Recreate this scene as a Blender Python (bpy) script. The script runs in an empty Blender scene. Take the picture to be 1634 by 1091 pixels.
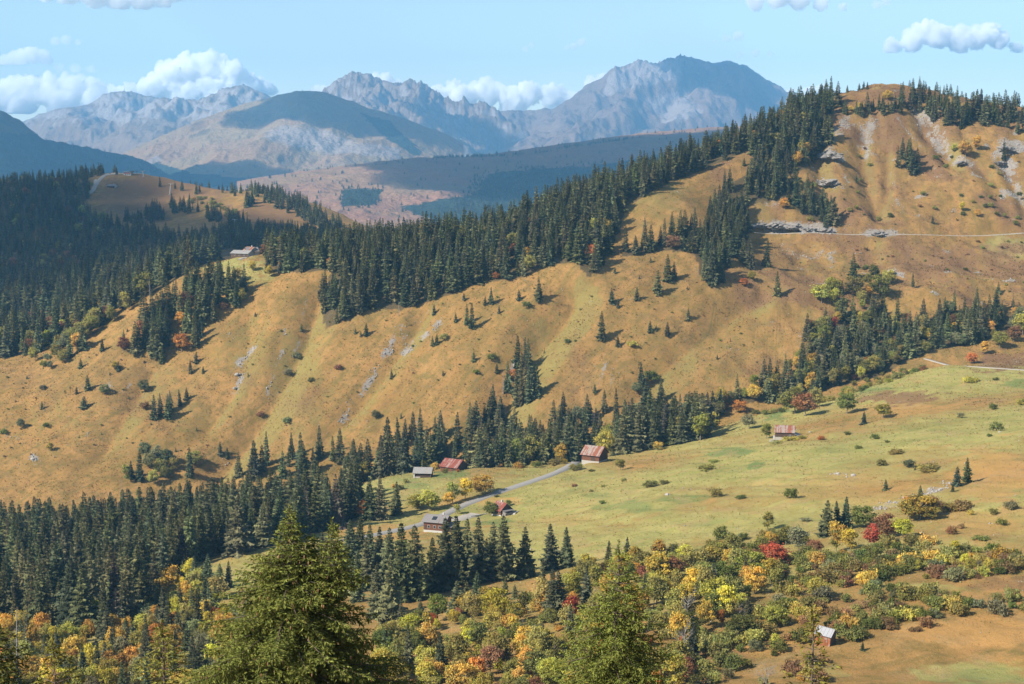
import bpy, bmesh, math, random
import numpy as np
from mathutils import Vector, Matrix

S = bpy.context.scene
COL = S.collection
R = math.radians
rng = np.random.default_rng(7)
random.seed(7)

# ------------------------------------------------------------------ camera
F, CX, CY, YH = 2500.0, 817.0, 545.5, 260.0        # focal length and horizon in photo pixels
PITCH = math.atan((CY - YH) / F)
cam = bpy.data.cameras.new('camera')
cam.sensor_width = 36.0
cam.lens = F / 1634.0 * 36.0
cam.clip_start = 0.5
cam.clip_end = 120000.0
cam_o = bpy.data.objects.new('camera', cam)
COL.objects.link(cam_o)
cam_o.location = (0, 0, 0)
cam_o.rotation_euler = (math.pi / 2 - PITCH, 0, 0)
S.camera = cam_o

# ------------------------------------------------------------------ daylight
SUN_AZ = R(-122.0)      # compass direction of the sun, clockwise from +Y (view direction)
SUN_EL = R(37.0)
to_sun = Vector((math.sin(SUN_AZ) * math.cos(SUN_EL), math.cos(SUN_AZ) * math.cos(SUN_EL), math.sin(SUN_EL)))
w = bpy.data.worlds.new('World')
S.world = w
w.use_nodes = True
nt = w.node_tree
sky = nt.nodes.new('ShaderNodeTexSky')
sky.sky_type = 'NISHITA'
sky.sun_disc = False
sky.sun_elevation = SUN_EL
sky.sun_rotation = SUN_AZ
sky.altitude = 1500.0
sky.air_density = 1.0
sky.dust_density = 0.6
sky.ozone_density = 1.0
bg = nt.nodes['Background']
_mx = nt.nodes.new('ShaderNodeMix'); _mx.data_type = 'RGBA'; _mx.blend_type = 'MULTIPLY'; _mx.inputs[0].default_value = 1.0
nt.links.new(sky.outputs[0], _mx.inputs[6]); _mx.inputs[7].default_value = (1.08, 1.03, 0.97, 1)
nt.links.new(_mx.outputs[2], bg.inputs[0])
bg.inputs[1].default_value = 0.092
sun = bpy.data.lights.new('sun', 'SUN')
sun.energy = 4.9
sun.angle = R(0.5)
sun.color = (1.0, 0.93, 0.82)
sun_o = bpy.data.objects.new('sun', sun)
COL.objects.link(sun_o)
sun_o.rotation_euler = (-to_sun).to_track_quat('-Z', 'Y').to_euler()
sun_o.location = (-300, -300, 500)
S.view_settings.view_transform = 'Standard'
S.view_settings.look = 'None'
S.view_settings.exposure = 1.0
S.view_settings.gamma = 1.0
S.view_settings.use_curve_mapping = False
S.cycles.use_denoising = True
S.cycles.max_bounces = 22
S.cycles.diffuse_bounces = 2
S.cycles.glossy_bounces = 1
S.cycles.transmission_bounces = 2
S.cycles.transparent_max_bounces = 8
S.cycles.volume_bounces = 20
S.cycles.caustics_reflective = False
S.cycles.caustics_refractive = False
HAZE_DENSITY = 5.9e-5

# ------------------------------------------------------------------ noise and projection helpers
def _hash(ix, iy, seed):
    h = (ix.astype(np.int64) * 374761393 + iy.astype(np.int64) * 668265263 + seed * 974634721) & 0xffffffff
    h = ((h ^ (h >> 13)) * 1274126177) & 0xffffffff
    return ((h ^ (h >> 16)) & 0xffff) / 65535.0

def pnoise(x, y, seed=0):
    x = np.asarray(x, float); y = np.asarray(y, float)
    ix = np.floor(x); iy = np.floor(y)
    fx = x - ix; fy = y - iy
    u = fx * fx * fx * (fx * (fx * 6 - 15) + 10); v = fy * fy * fy * (fy * (fy * 6 - 15) + 10)
    def g(dx, dy):
        a = _hash(ix + dx, iy + dy, seed) * 2 * math.pi
        return np.cos(a) * (fx - dx) + np.sin(a) * (fy - dy)
    n0 = g(0, 0) * (1 - u) + g(1, 0) * u
    n1 = g(0, 1) * (1 - u) + g(1, 1) * u
    return (n0 * (1 - v) + n1 * v) * 1.5

def fbm(x, y, o=4, seed=0, gain=0.5):
    r = 0; a = 1.0; f = 1.0
    for i in range(o):
        r = r + a * pnoise(x * f + 17.3 * i, y * f - 9.1 * i, seed + i)
        a *= gain; f *= 2.03
    return r

def ridged(x, y, o=4, seed=0, gain=0.5):
    r = 0; a = 1.0; f = 1.0
    for i in range(o):
        r = r + a * (1 - 2 * np.abs(pnoise(x * f + 5.7 * i, y * f + 3.9 * i, seed + i)))
        a *= gain; f *= 2.07
    return r

def sstep(a, b, x):
    t = np.clip((x - a) / (b - a), 0, 1)
    return t * t * (3 - 2 * t)

SP, CP = math.sin(PITCH), math.cos(PITCH)
def ray(px, py):
    """direction through a photo pixel, scaled so that its y (distance ahead) is 1"""
    u = (np.asarray(px, float) - CX) / F; v = (CY - np.asarray(py, float)) / F
    dy = CP + v * SP; dz = -SP + v * CP
    return u / dy, dz / dy

def P(px, py, d):
    a, b = ray(px, py)
    return np.array([a * d, d + 0 * a, b * d]).T

def proj(x, y, z):
    f_ = y * CP - z * SP; u_ = y * SP + z * CP
    return CX + F * x / f_, CY - F * u_ / f_

def in_poly(px, py, poly):
    px = np.asarray(px); py = np.asarray(py)
    r = np.zeros(px.shape, bool); n = len(poly)
    for i in range(n):
        x1, y1 = poly[i]; x2, y2 = poly[(i + 1) % n]
        if y1 == y2: continue
        c = ((y1 > py) != (y2 > py)) & (px < (x2 - x1) * (py - y1) / (y2 - y1) + x1)
        r ^= c
    return r

def line_dist(x, y, pts):
    """distance to a polyline and the fraction along it"""
    best = np.full(np.shape(x), 1e9); t_at = np.zeros(np.shape(x)); n = len(pts) - 1
    for i in range(n):
        ax, ay = pts[i][:2]; bx, by = pts[i + 1][:2]
        dx, dy = bx - ax, by - ay
        t = np.clip(((x - ax) * dx + (y - ay) * dy) / (dx * dx + dy * dy + 1e-9), 0, 1)
        d = np.hypot(x - ax - t * dx, y - ay - t * dy)
        m = d < best
        best = np.where(m, d, best); t_at = np.where(m, (i + t) / n, t_at)
    return best, t_at

# ------------------------------------------------------------------ material helpers
def new_mat(name):
    m = bpy.data.materials.new(name); m.use_nodes = True
    m.node_tree.nodes.clear()
    return m, m.node_tree

class N:
    """small node-graph writer"""
    def __init__(s, nt): s.nt = nt
    def node(s, typ, **kw):
        n = s.nt.nodes.new(typ)
        for k, v in kw.items(): setattr(n, k, v)
        return n
    def put(s, sock, v):
        if isinstance(v, bpy.types.NodeSocket): s.nt.links.new(v, sock)
        elif isinstance(v, (tuple, list)) and len(v) == 3 and sock.type == 'RGBA': sock.default_value = (*v, 1)
        else: sock.default_value = v
    def math(s, op, a, b=0.0, c=None, clamp=False):
        n = s.node('ShaderNodeMath', operation=op, use_clamp=clamp)
        s.put(n.inputs[0], a); s.put(n.inputs[1], b)
        if c is not None: s.put(n.inputs[2], c)
        return n.outputs[0]
    def mix(s, f, a, b, mode='MIX'):
        n = s.node('ShaderNodeMix', data_type='RGBA', blend_type=mode)
        s.put(n.inputs[0], f); s.put(n.inputs[6], a); s.put(n.inputs[7], b)
        return n.outputs[2]
    def noise(s, vec, scale, detail=3.0, rough=0.55, dist=0.0):
        n = s.node('ShaderNodeTexNoise')
        if vec is not None: s.put(n.inputs['Vector'], vec)
        n.inputs['Scale'].default_value = scale; n.inputs['Detail'].default_value = detail
        n.inputs['Roughness'].default_value = rough; n.inputs['Distortion'].default_value = dist
        return n.outputs['Fac']
    def ramp(s, f, lo, hi):
        n = s.node('ShaderNodeMapRange', interpolation_type='SMOOTHSTEP')
        s.put(n.inputs[0], f); n.inputs[1].default_value = lo; n.inputs[2].default_value = hi
        return n.outputs[0]
    def attr(s, name, typ='GEOMETRY'):
        n = s.node('ShaderNodeAttribute', attribute_name=name, attribute_type=typ)
        return n
    def pos(s, scale=(1, 1, 1), rot=(0, 0, 0), coord='Object'):
        t = s.node('ShaderNodeTexCoord'); m = s.node('ShaderNodeMapping')
        s.nt.links.new(t.outputs[coord], m.inputs[0])
        m.inputs['Scale'].default_value = scale; m.inputs['Rotation'].default_value = rot
        return m.outputs[0]
    def bump(s, h, strength, dist):
        n = s.node('ShaderNodeBump'); s.put(n.inputs['Height'], h)
        n.inputs['Strength'].default_value = strength; n.inputs['Distance'].default_value = dist
        return n.outputs[0]
    def out(s, col, rough=0.9, normal=None, spec=0.2, metal=0.0, trans=0.0):
        if trans:
            d = s.node('ShaderNodeBsdfDiffuse'); t = s.node('ShaderNodeBsdfTranslucent'); m = s.node('ShaderNodeMixShader')
            s.put(d.inputs[0], col); s.put(t.inputs[0], col); m.inputs[0].default_value = trans
            s.nt.links.new(d.outputs[0], m.inputs[1]); s.nt.links.new(t.outputs[0], m.inputs[2]); b = m
        else:
            b = s.node('ShaderNodeBsdfPrincipled')
            s.put(b.inputs['Base Color'], col); s.put(b.inputs['Roughness'], rough)
            b.inputs['Specular IOR Level'].default_value = spec; s.put(b.inputs['Metallic'], metal)
            if normal is not None: s.put(b.inputs['Normal'], normal)
        o = s.node('ShaderNodeOutputMaterial')
        s.nt.links.new(b.outputs[0], o.inputs[0])

def mesh_np(name, verts, faces, mats=(), smooth=False, mat_idx=None):
    """faces: (n,3) or (n,4) array, or list of such arrays"""
    verts = np.asarray(verts, np.float32)
    if not isinstance(faces, list): faces = [faces]
    elif faces and isinstance(faces[0], tuple): faces = [np.array([f for f in faces if len(f) == k]) for k in sorted({len(f) for f in faces})]
    faces = [np.asarray(f, np.int32) for f in faces if len(f)]
    me = bpy.data.meshes.new(name)
    nl = sum(f.size for f in faces); nf = sum(len(f) for f in faces)
    me.vertices.add(len(verts)); me.vertices.foreach_set('co', verts.ravel())
    me.loops.add(nl); me.loops.foreach_set('vertex_index', np.concatenate([f.ravel() for f in faces]))
    me.polygons.add(nf)
    tot = np.concatenate([np.full(len(f), f.shape[1], np.int32) for f in faces])
    st = np.concatenate([[0], np.cumsum(tot)[:-1]]).astype(np.int32)
    me.polygons.foreach_set('loop_start', st); me.polygons.foreach_set('loop_total', tot)
    if smooth: me.polygons.foreach_set('use_smooth', np.ones(nf, bool))
    if mat_idx is not None: me.polygons.foreach_set('material_index', np.asarray(mat_idx, np.int32))
    for m in mats: me.materials.append(m)
    me.update(calc_edges=True); me.validate()
    return me

def set_attr(me, name, vals, dom='POINT'):
    vals = np.asarray(vals, np.float32)
    if vals.ndim == 1:
        a = me.attributes.new(name, 'FLOAT', dom); a.data.foreach_set('value', vals)
    else:
        a = me.attributes.new(name, 'FLOAT_VECTOR', dom); a.data.foreach_set('vector', vals.ravel())

def link(name, data, parent=None, loc=None):
    o = bpy.data.objects.new(name, data); COL.objects.link(o)
    if parent is not None: o.parent = parent
    if loc is not None: o.location = loc
    return o

def tag(o, label=None, cat=None, group=None, kind=None):
    if label: o['label'] = label
    if cat: o['category'] = cat
    if group: o['group'] = group
    if kind: o['kind'] = kind
    return o

def grid_faces(nr, nc):
    i = np.arange(nr - 1)[:, None] * nc + np.arange(nc - 1)[None, :]
    return np.stack([i, i + 1, i + nc + 1, i + nc], -1).reshape(-1, 4)
# ------------------------------------------------------------------ terrain: one ground sheet from the camera's feet to the far hill
CTRL_W = [(0, 0, -2.0), (-35, 5, -4.5), (35, 5, 0), (0, -60, 14), (-60, -60, 12), (60, -60, 18), (0, 28, -10), (-25, 30, -13), (25, 28, -9),
          (0, 60, -28), (-30, 60, -31), (30, 60, -26), (0, 150, -62), (-70, 150, -66), (70, 150, -57), (0, 250, -94), (-110, 250, -98), (100, 250, -88)]
CTRL_P = [  # (photo column, photo row, metres ahead)
    (1500, 1092, 345), (1634, 1092, 350), (1250, 1092, 350), (1000, 1092, 355), (700, 1092, 380), (400, 1092, 410), (100, 1092, 430),
    (1318, 1035, 375), (1634, 1000, 390), (1634, 900, 440), (1634, 800, 520), (1634, 700, 640), (1634, 600, 850), (1500, 580, 900),
    (1400, 622, 850), (1300, 662, 815), (1240, 700, 750), (950, 741, 770), (674, 766, 755), (721, 752, 785), (692, 852, 640), (800, 826, 668),
    (800, 922, 525), (920, 915, 520), (1100, 880, 520), (1100, 780, 640), (1250, 850, 535), (1450, 820, 540), (1100, 1000, 405),
    (1318, 900, 465), (700, 1000, 440), (500, 1000, 460), (330, 885, 600), (560, 842, 655), (560, 782, 755), (640, 752, 800), (880, 738, 800),
    (1050, 706, 835), (1200, 662, 860), (130, 950, 600), (430, 828, 740), (0, 905, 680), (0, 1000, 520), (250, 1000, 500), (-150, 950, 600), (1780, 800, 520), (1780, 600, 850),
    (1780, 950, 420), (200, 870, 690),
    # the stream valley
    (-150, 850, 800), (0, 840, 825), (200, 830, 830), (350, 815, 850), (500, 800, 855), (640, 780, 870), (800, 750, 880), (950, 725, 890), (1100, 700, 905), (1250, 655, 925),
    (1400, 610, 950), (1560, 565, 985), (1700, 540, 1010),
    # the golden slope
    (-150, 700, 900), (0, 740, 880), (200, 720, 895), (350, 700, 910), (540, 690, 915), (660, 690, 912), (800, 665, 915), (1000, 640, 925), (1150, 620, 945),
    (0, 590, 985), (150, 525, 1015), (280, 440, 1050), (330, 425, 1058), (400, 406, 1082), (440, 435, 1045), (520, 428, 1032),
    (640, 485, 1010), (760, 460, 1015), (870, 430, 1030), (940, 440, 1015), (1000, 400, 1060), (1080, 390, 1065), (1100, 480, 1010),
    (900, 530, 975), (700, 560, 965), (500, 560, 970), (300, 600, 960), (150, 640, 940), (1000, 540, 975), (1150, 520, 1000), (1250, 430, 1080),
    (600, 402, 1065), (700, 388, 1072), (800, 376, 1085), (900, 330, 1110), (1000, 300, 1135), (1100, 258, 1185), (1200, 222, 1235),
    (1100, 330, 1110), (1200, 300, 1170), (1300, 365, 1150), (1300, 500, 1020), (1450, 470, 1050), (1634, 500, 1040), (1200, 373, 1150), (1400, 377, 1145),
    (1634, 373, 1165), (1500, 376, 1152), (1300, 260, 1215), (1280, 175, 1285), (1340, 152, 1325), (1400, 137, 1350), (1500, 150, 1350), (1560, 172, 1330), (1634, 182, 1310), (1780, 180, 1320),
    (1400, 260, 1235), (1520, 265, 1230), (1634, 290, 1220), (1780, 373, 1180), (1780, 480, 1070), (1460, 190, 1290),
    # the far side of the crest and the wooded hill beyond
    (-150, 590, 1010), (-150, 570, 1120), (0, 580, 1090), (150, 530, 1110), (280, 470, 1140), (430, 425, 1130), (600, 445, 1160), (800, 425, 1190),
    (1000, 350, 1250), (1200, 290, 1350), (1400, 220, 1500), (1634, 260, 1480), (600, 470, 1400), (900, 420, 1450), (1200, 390, 1700), (1500, 340, 1900),
    (-150, 540, 1230), (0, 548, 1220), (120, 500, 1260), (250, 440, 1320), (380, 410, 1380),
    (0, 470, 1520), (150, 430, 1620), (300, 390, 1700), (430, 385, 1650), (540, 400, 1600), (0, 335, 1960), (-150, 330, 1950), (70, 303, 2080), (130, 283, 2180), (180, 275, 2200), (230, 279, 2200),
    (300, 298, 2150), (380, 306, 2130), (440, 306, 2100), (500, 330, 2020), (550, 360, 1930), (600, 385, 1850), (180, 310, 2080), (250, 330, 2030), (330, 350, 1900), (400, 355, 1880), (80, 380, 1830),
    (130, 330, 2450), (300, 345, 2450), (500, 380, 2300), (-150, 350, 2400), (700, 420, 2100), (0, 420, 3100), (400, 420, 3100), (900, 440, 3000), (1400, 420, 3000), (1700, 400, 2800), (800, 440, 2400), (1300, 400, 2300),
]
ctrl = np.array(CTRL_W + [tuple(P(a, b, c)) for a, b, c in CTRL_P], float)

class Surf:
    """smooth surface through scattered 3D points"""
    def __init__(s, pts, c=22.0):
        s.p = pts; s.c = c; n = len(pts)
        A = np.zeros((n + 3, n + 3))
        A[:n, :n] = s.k(pts[:, 0][:, None] - pts[:, 0], pts[:, 1][:, None] - pts[:, 1]) + np.eye(n) * -6.0
        A[:n, n:] = np.c_[np.ones(n), pts[:, :2] / 1000]; A[n:, :n] = A[:n, n:].T
        s.w = np.linalg.solve(A, np.r_[pts[:, 2], 0, 0, 0])
    def k(s, dx, dy): return np.sqrt(dx * dx + dy * dy + s.c ** 2)
    def __call__(s, x, y):
        x = np.asarray(x, float); y = np.asarray(y, float)
        r = s.w[-3] + s.w[-2] * x / 1000 + s.w[-1] * y / 1000
        for p, w_ in zip(s.p, s.w): r = r + w_ * s.k(x - p[0], y - p[1])
        return r
base = Surf(ctrl)

def hit(fn, px, py, d0=300.0, d1=3200.0, n=2900):
    """first point of the surface z=fn(x,y) seen through a photo pixel"""
    a, b = ray(px, py)
    d = np.linspace(d0, d1, n); z = fn(a * d, d); below = z > b * d
    below[0] = False
    i = int(np.argmax(below)) if below.any() else n - 1
    return np.array([a * d[i], d[i], z[i]])

_bx = [0, 200, 350, 500, 640, 800, 950, 1100, 1250, 1400, 1560, 1700]; _by = [825, 830, 850, 855, 870, 880, 890, 905, 925, 950, 985, 1010]
_cx = [0, 150, 300, 430, 600, 700, 800, 900, 1000, 1100, 1200, 1280, 1400, 1500, 1634]; _cy = [985, 1015, 1055, 1070, 1065, 1072, 1085, 1110, 1135, 1185, 1235, 1285, 1350, 1350, 1310]
def zone(x, y):
    px = CX + F * x / np.maximum(y, 1.0)
    yv = np.interp(px, _bx, _by); yc = np.interp(px, _cx, _cy)
    slope = sstep(yv - 5, yv + 35, y) * (1 - sstep(yc + 10, yc + 60, y))
    near = 1 - sstep(yv - 45, yv - 10, y)
    far = sstep(yc + 10, yc + 90, y)
    return slope, near, far, px

RAVINES = [  # photo polylines on the slope, depth, width
    ([(520, 432), (505, 480), (488, 530), (460, 590), (430, 640), (395, 690), (350, 745)], 11.4, 16),
    ([(930, 440), (905, 485), (865, 530), (835, 580), (805, 630), (780, 680)], 15.2, 18),
    ([(1240, 455), (1170, 500), (1090, 560), (1035, 610), (1010, 640)], 6.6, 15),
    ([(690, 480), (650, 545), (610, 600), (560, 660), (520, 700)], 5.7, 9),
    ([(400, 480), (395, 560), (375, 620), (330, 680)], 4.8, 12),
    ([(255, 560), (215, 640), (180, 700), (150, 740)], 4.2, 12),
    ([(1322, 190), (1300, 240), (1310, 300), (1320, 345)], 7.6, 10),
    ([(1455, 170), (1480, 210), (1512, 258)], 7.6, 9),
    ([(1478, 180), (1505, 225), (1530, 270)], 5.7, 7),
    ([(1380, 195), (1375, 240), (1382, 290), (1400, 345)], 5.7, 9),
    ([(1600, 255), (1620, 300), (1640, 340)], 7.6, 10),
    ([(1290, 600), (1400, 555), (1500, 530), (1634, 520)], 5.7, 18)]
RAV_W = [([hit(base, a, b, 880.0 if b < 760 else 300.0) for a, b in pl], dp, wd) for pl, dp, wd in RAVINES]
APEX = (P(1415, 120, 1500)[0], 1500.0)

def terrain(x, y):
    z = base(x, y)
    slope, near, far, px = zone(x, y)
    # run-off grooves that follow the fall line: parallel on the golden slope, fanned under the round summit
    s1 = x * 0.77 - y * 0.64; t1 = -x * 0.64 - y * 0.77
    ang = np.arctan2(x - APEX[0], APEX[1] - y) * 260.0; rad = np.hypot(x - APEX[0], APEX[1] - y)
    wr = sstep(1130, 1260, px)
    g1 = ridged(s1 / 21 + 0.4 * pnoise(t1 / 60, s1 / 60, 3), t1 / 190, 3, 11)
    g2 = ridged(ang / 24 + 0.5 * pnoise(rad / 60, ang / 50, 4), rad / 170, 3, 21)
    g = g1 * (1 - wr) + g2 * wr
    z = z - slope * (0.7 + 1.0 * wr) * np.maximum(-g, -0.5) * 2.0
    z = z + slope * (2.4 * fbm(x / 70, y / 70, 3, 31) + 0.55 * fbm(x / 11, y / 11, 3, 33) + wr * 2.4 * fbm(x / 26, y / 26, 3, 35))
    yv_fade = slope * 0 + 1
    for pl, dp, wd in RAV_W:
        xs = [p[0] for p in pl]; ys = [p[1] for p in pl]
        m = (x > min(xs) - 70) & (x < max(xs) + 70) & (y > min(ys) - 70) & (y < max(ys) + 70)
        if not m.any(): continue
        d, t = line_dist(x[m], y[m], pl) if np.ndim(x) else line_dist(x, y, pl)
        cut = dp * .85 * np.clip(1 - d / (wd * 1.25), 0, 1) ** 1.3 * sstep(0, 0.12, t)
        if np.ndim(x): z[m] -= cut
        else: z = z - cut
    # meadow: sheep-track terraces and soft hummocks
    near_m = near * sstep(300, 380, y)
    z = z + near_m * (0.9 * fbm(x / 34, y / 34, 3, 41) + 0.18 * fbm(x / 6, y / 6, 3, 43) + 0.35 * ridged(x / 60, (y + 0.9 * x) / 14, 2, 45))
    z = z + near * (1 - sstep(300, 380, y)) * 0.4 * fbm(x / 10, y / 10, 3, 47)
    z = z + far * (6.0 * fbm(x / 160, y / 160, 4, 51) + 1.0 * fbm(x / 20, y / 20, 2, 53))
    return z

NC = 520
th = np.linspace(R(-26.5), R(26.5), NC)
rr = np.concatenate([np.linspace(24, 385, 70)[:-1], np.linspace(385, 1490, 490)[:-1], np.linspace(1490, 3300, 140)])
CEN_Y = -60.0
RR, TH = np.meshgrid(rr, th, indexing='ij')
GX = RR * np.sin(TH); GY = CEN_Y + RR * np.cos(TH)
GZ = terrain(GX.ravel(), GY.ravel()).reshape(GX.shape)
# roads are graded into the hillside: level bed, bank above, fill below
ROADS = dict(
    road=([(545, 862), (600, 853), (650, 846), (690, 833), (722, 815), (760, 799), (800, 785), (845, 771), (880, 759), (902, 749), (918, 740), (930, 731), (945, 722), (952, 716)], 300, 2.6, 6),
    mountain_road=([(1198, 371), (1240, 374), (1290, 377), (1340, 379.5), (1400, 380), (1460, 378.5), (1520, 376.5), (1580, 375), (1680, 372)], 1040, 3.0, 9),
    path=([(1476, 573), (1484, 578), (1500, 580), (1520, 583), (1550, 586), (1590, 588), (1634, 592), (1680, 596)], 500, 1.6, 4))
ROAD_LINE = {}
for nm_, (pl, dm_, hw_, fall_) in ROADS.items():
    q_ = np.array([hit(base, a, b, dm_) for a, b in pl]); seg_ = np.r_[0, np.cumsum(np.hypot(*np.diff(q_[:, :2], axis=0).T))]; s_ = np.arange(0, seg_[-1], 3.0)
    x_, y_ = np.interp(s_, seg_, q_[:, 0]), np.interp(s_, seg_, q_[:, 1])
    ker = np.ones(11) / 11
    sm = lambda v: np.convolve(np.pad(v, 5, mode='reflect', reflect_type='odd'), ker, 'valid')
    x_, y_ = sm(x_), sm(y_); z_ = sm(sm(terrain(x_, y_)))
    ROAD_LINE[nm_] = np.stack([x_, y_, z_], -1)
    m_ = (GX > x_.min() - 15) & (GX < x_.max() + 15) & (GY > y_.min() - 15) & (GY < y_.max() + 15)
    d_, t_ = line_dist(GX[m_], GY[m_], ROAD_LINE[nm_])
    zr_ = np.interp(t_, np.linspace(0, 1, len(z_)), z_); w_ = 1 - sstep(hw_ + 1.0, hw_ + fall_, d_)
    GZ[m_] = GZ[m_] * (1 - w_) + (zr_ - .12) * w_

def ground_z(x, y):
    """height of the ground mesh at (x, y)"""
    x = np.asarray(x, float); y = np.asarray(y, float)
    r = np.hypot(x, y - CEN_Y); t = np.arctan2(x, y - CEN_Y)
    fi = np.clip(np.interp(r, rr, np.arange(len(rr))), 0, len(rr) - 1.001); fj = np.clip((t - th[0]) / (th[1] - th[0]), 0, NC - 1.001)
    i = fi.astype(int); j = fj.astype(int); a = fi - i; b = fj - j
    return (GZ[i, j] * (1 - a) * (1 - b) + GZ[i + 1, j] * a * (1 - b) + GZ[i, j + 1] * (1 - a) * b + GZ[i + 1, j + 1] * a * b)

# skyline seen from the camera, used to skip plants that stand fully behind a rise
ELEV = GZ / np.maximum(GY, 1.0)
BLOCK = np.maximum.accumulate(np.where(GY > 20, ELEV, -9), axis=0)
def seen(x, y, ztop):
    r = np.hypot(x, y - CEN_Y); t = np.arctan2(x, y - CEN_Y)
    i = np.clip(np.searchsorted(rr, r) - 2, 0, len(rr) - 1); j = np.clip(np.round((t - th[0]) / (th[1] - th[0])).astype(int), 0, NC - 1)
    return ztop / y > BLOCK[i, j]

def at(px, py, dmin=300.0):
    return hit(ground_z, px, py, dmin)

# ---- masks (what grows or lies where), soft brushes placed on the ground
GPX, GPY = proj(GX, GY, GZ)
SLOPE, NEAR, FAR, _ = zone(GX, GY)
def brush(m, spots, only=None, rag=0.0, seed=0):
    nz = fbm(GX / 11, GY / 11, 3, 60 + seed) if rag else 0
    for (cx, cy, rx, ry, s) in spots:
        d = np.hypot((GPX - cx) / rx, (GPY - cy) / ry) + rag * nz
        v = s * (1 - sstep(0.55, 1.15, d))
        if only is not None: v = v * only
        m = np.maximum(m, v)
    return m
def streaks(m, lines, only, seed=0):
    nz = 0.5 + 0.9 * fbm(GX / 7, GY / 7, 3, 80 + seed)
    for pts, wpx, s in lines:
        d, t = line_dist(GPX, GPY, pts)
        m = np.maximum(m, only * s * np.clip(1.2 - d / (wpx * .95), 0, 1) * np.clip(nz + 0.15, 0, 1))
    return m
_px = CX + F * GX / np.maximum(GY, 1); _wr = sstep(1130, 1260, _px)
_nm = (GY < 800) * NEAR
FLOW = np.stack([(GX * .77 - GY * .64) * (1 - _wr) + np.arctan2(GX - APEX[0], APEX[1] - GY) * 260 * _wr, (-GX * .64 - GY * .77) * (1 - _wr) + np.hypot(GX - APEX[0], APEX[1] - GY) * _wr, 0 * GX], -1)
FLOW = np.where((_nm > .5)[..., None], np.stack([-.45 * GX + .89 * GY, .89 * GX + .45 * GY, 0 * GX + 9], -1), FLOW)
big = fbm(GX / 90, GY / 90, 4, 71); mid = fbm(GX / 28, GY / 28, 4, 72)
green = np.clip(NEAR * sstep(380, 480, GY) * (0.62 + 0.5 * big), 0, 1)
green = brush(green, [(380, 430, 70, 25, 0.75), (350, 425, 60, 14, 0.9), (470, 620, 60, 120, 0.45), (850, 530, 50, 60, 0.4), (720, 560, 110, 60, 0.25), (1150, 560, 120, 60, 0.3),
                      (1020, 310, 110, 40, 0.5), (1610, 395, 50, 25, 0.7), (1230, 370, 30, 6, 0.3), (1215, 340, 25, 30, 0.5), (300, 660, 70, 40, 0.35), (400, 560, 60, 60, 0.4), (1350, 430, 90, 30, 0.35)], SLOPE, 0.5)
green = brush(green, [(1240, 655, 22, 22, 0.95), (1170, 720, 50, 12, 0.9), (1385, 620, 50, 10, 0.9), (1620, 610, 40, 10, 0.8), (1000, 800, 110, 40, 0.75), (1220, 745, 150, 30, 0.6), (660, 770, 60, 20, 0.9), (860, 755, 60, 14, 0.7),
                      (1080, 830, 90, 20, 0.7), (1520, 870, 50, 16, 0.6), (1480, 940, 60, 10, 0.6), (1400, 935, 30, 8, 0.5), (1560, 1075, 130, 22, 0.75), (1300, 1075, 60, 14, 0.5)], NEAR, 0.5)
DEV = GZ - base(GX.ravel(), GY.ravel()).reshape(GX.shape); DEVX = np.gradient(DEV, axis=1) / np.gradient(GX, axis=1)
green = np.clip(np.maximum(green, SLOPE * np.clip(DEVX * 1.3 + .04 + .32 * big, 0, .7)), 0, 1)
dry = brush(np.zeros_like(GZ), [(1560, 1010, 170, 26, 0.9), (1180, 890, 60, 22, 0.5), (1580, 760, 80, 60, 0.6), (1560, 830, 90, 30, 0.55), (1430, 650, 90, 18, 0.5), (600, 850, 90, 18, 0.7), (760, 800, 90, 8, 0.6),
                                (880, 935, 45, 20, 0.9), (900, 830, 60, 10, 0.4), (1240, 1030, 90, 16, 0.7), (350, 885, 60, 14, 0.35), (680, 990, 50, 20, 0.6), (1000, 765, 60, 6, 0.3), (1350, 780, 150, 30, 0.4)], NEAR, 0.5)
heath = brush(np.clip(0.42 + 0.5 * mid + .3 * big, 0, 1) * SLOPE * sstep(1050, 1300, GPX) + np.clip(.30 * mid + .3 * big, 0, .5) * SLOPE, [(1430, 635, 75, 12, 0.9), (1600, 575, 50, 20, 0.95), (1250, 420, 60, 50, 0.5), (1500, 420, 120, 35, 0.75), (1400, 300, 120, 60, 0.45), (1440, 150, 110, 16, 0.95), (1290, 190, 40, 16, 0.8),
                        (1560, 640, 60, 10, 0.4), (1500, 740, 30, 10, 0.4), (1600, 930, 60, 14, 0.6), (1400, 965, 90, 14, 0.6), (1150, 1050, 60, 14, 0.6), (1240, 270, 50, 30, 0.5), (1180, 340, 40, 60, 0.5),
                        (210, 600, 60, 40, 0.35), (60, 600, 80, 40, 0.35), (270, 300, 120, 30, 0.9), (220, 320, 90, 40, 0.7), (430, 340, 90, 24, 0.8), (1130, 400, 60, 20, 0.5), (1060, 440, 60, 30, 0.35)], None, 0.6)
ONS = SLOPE
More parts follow.
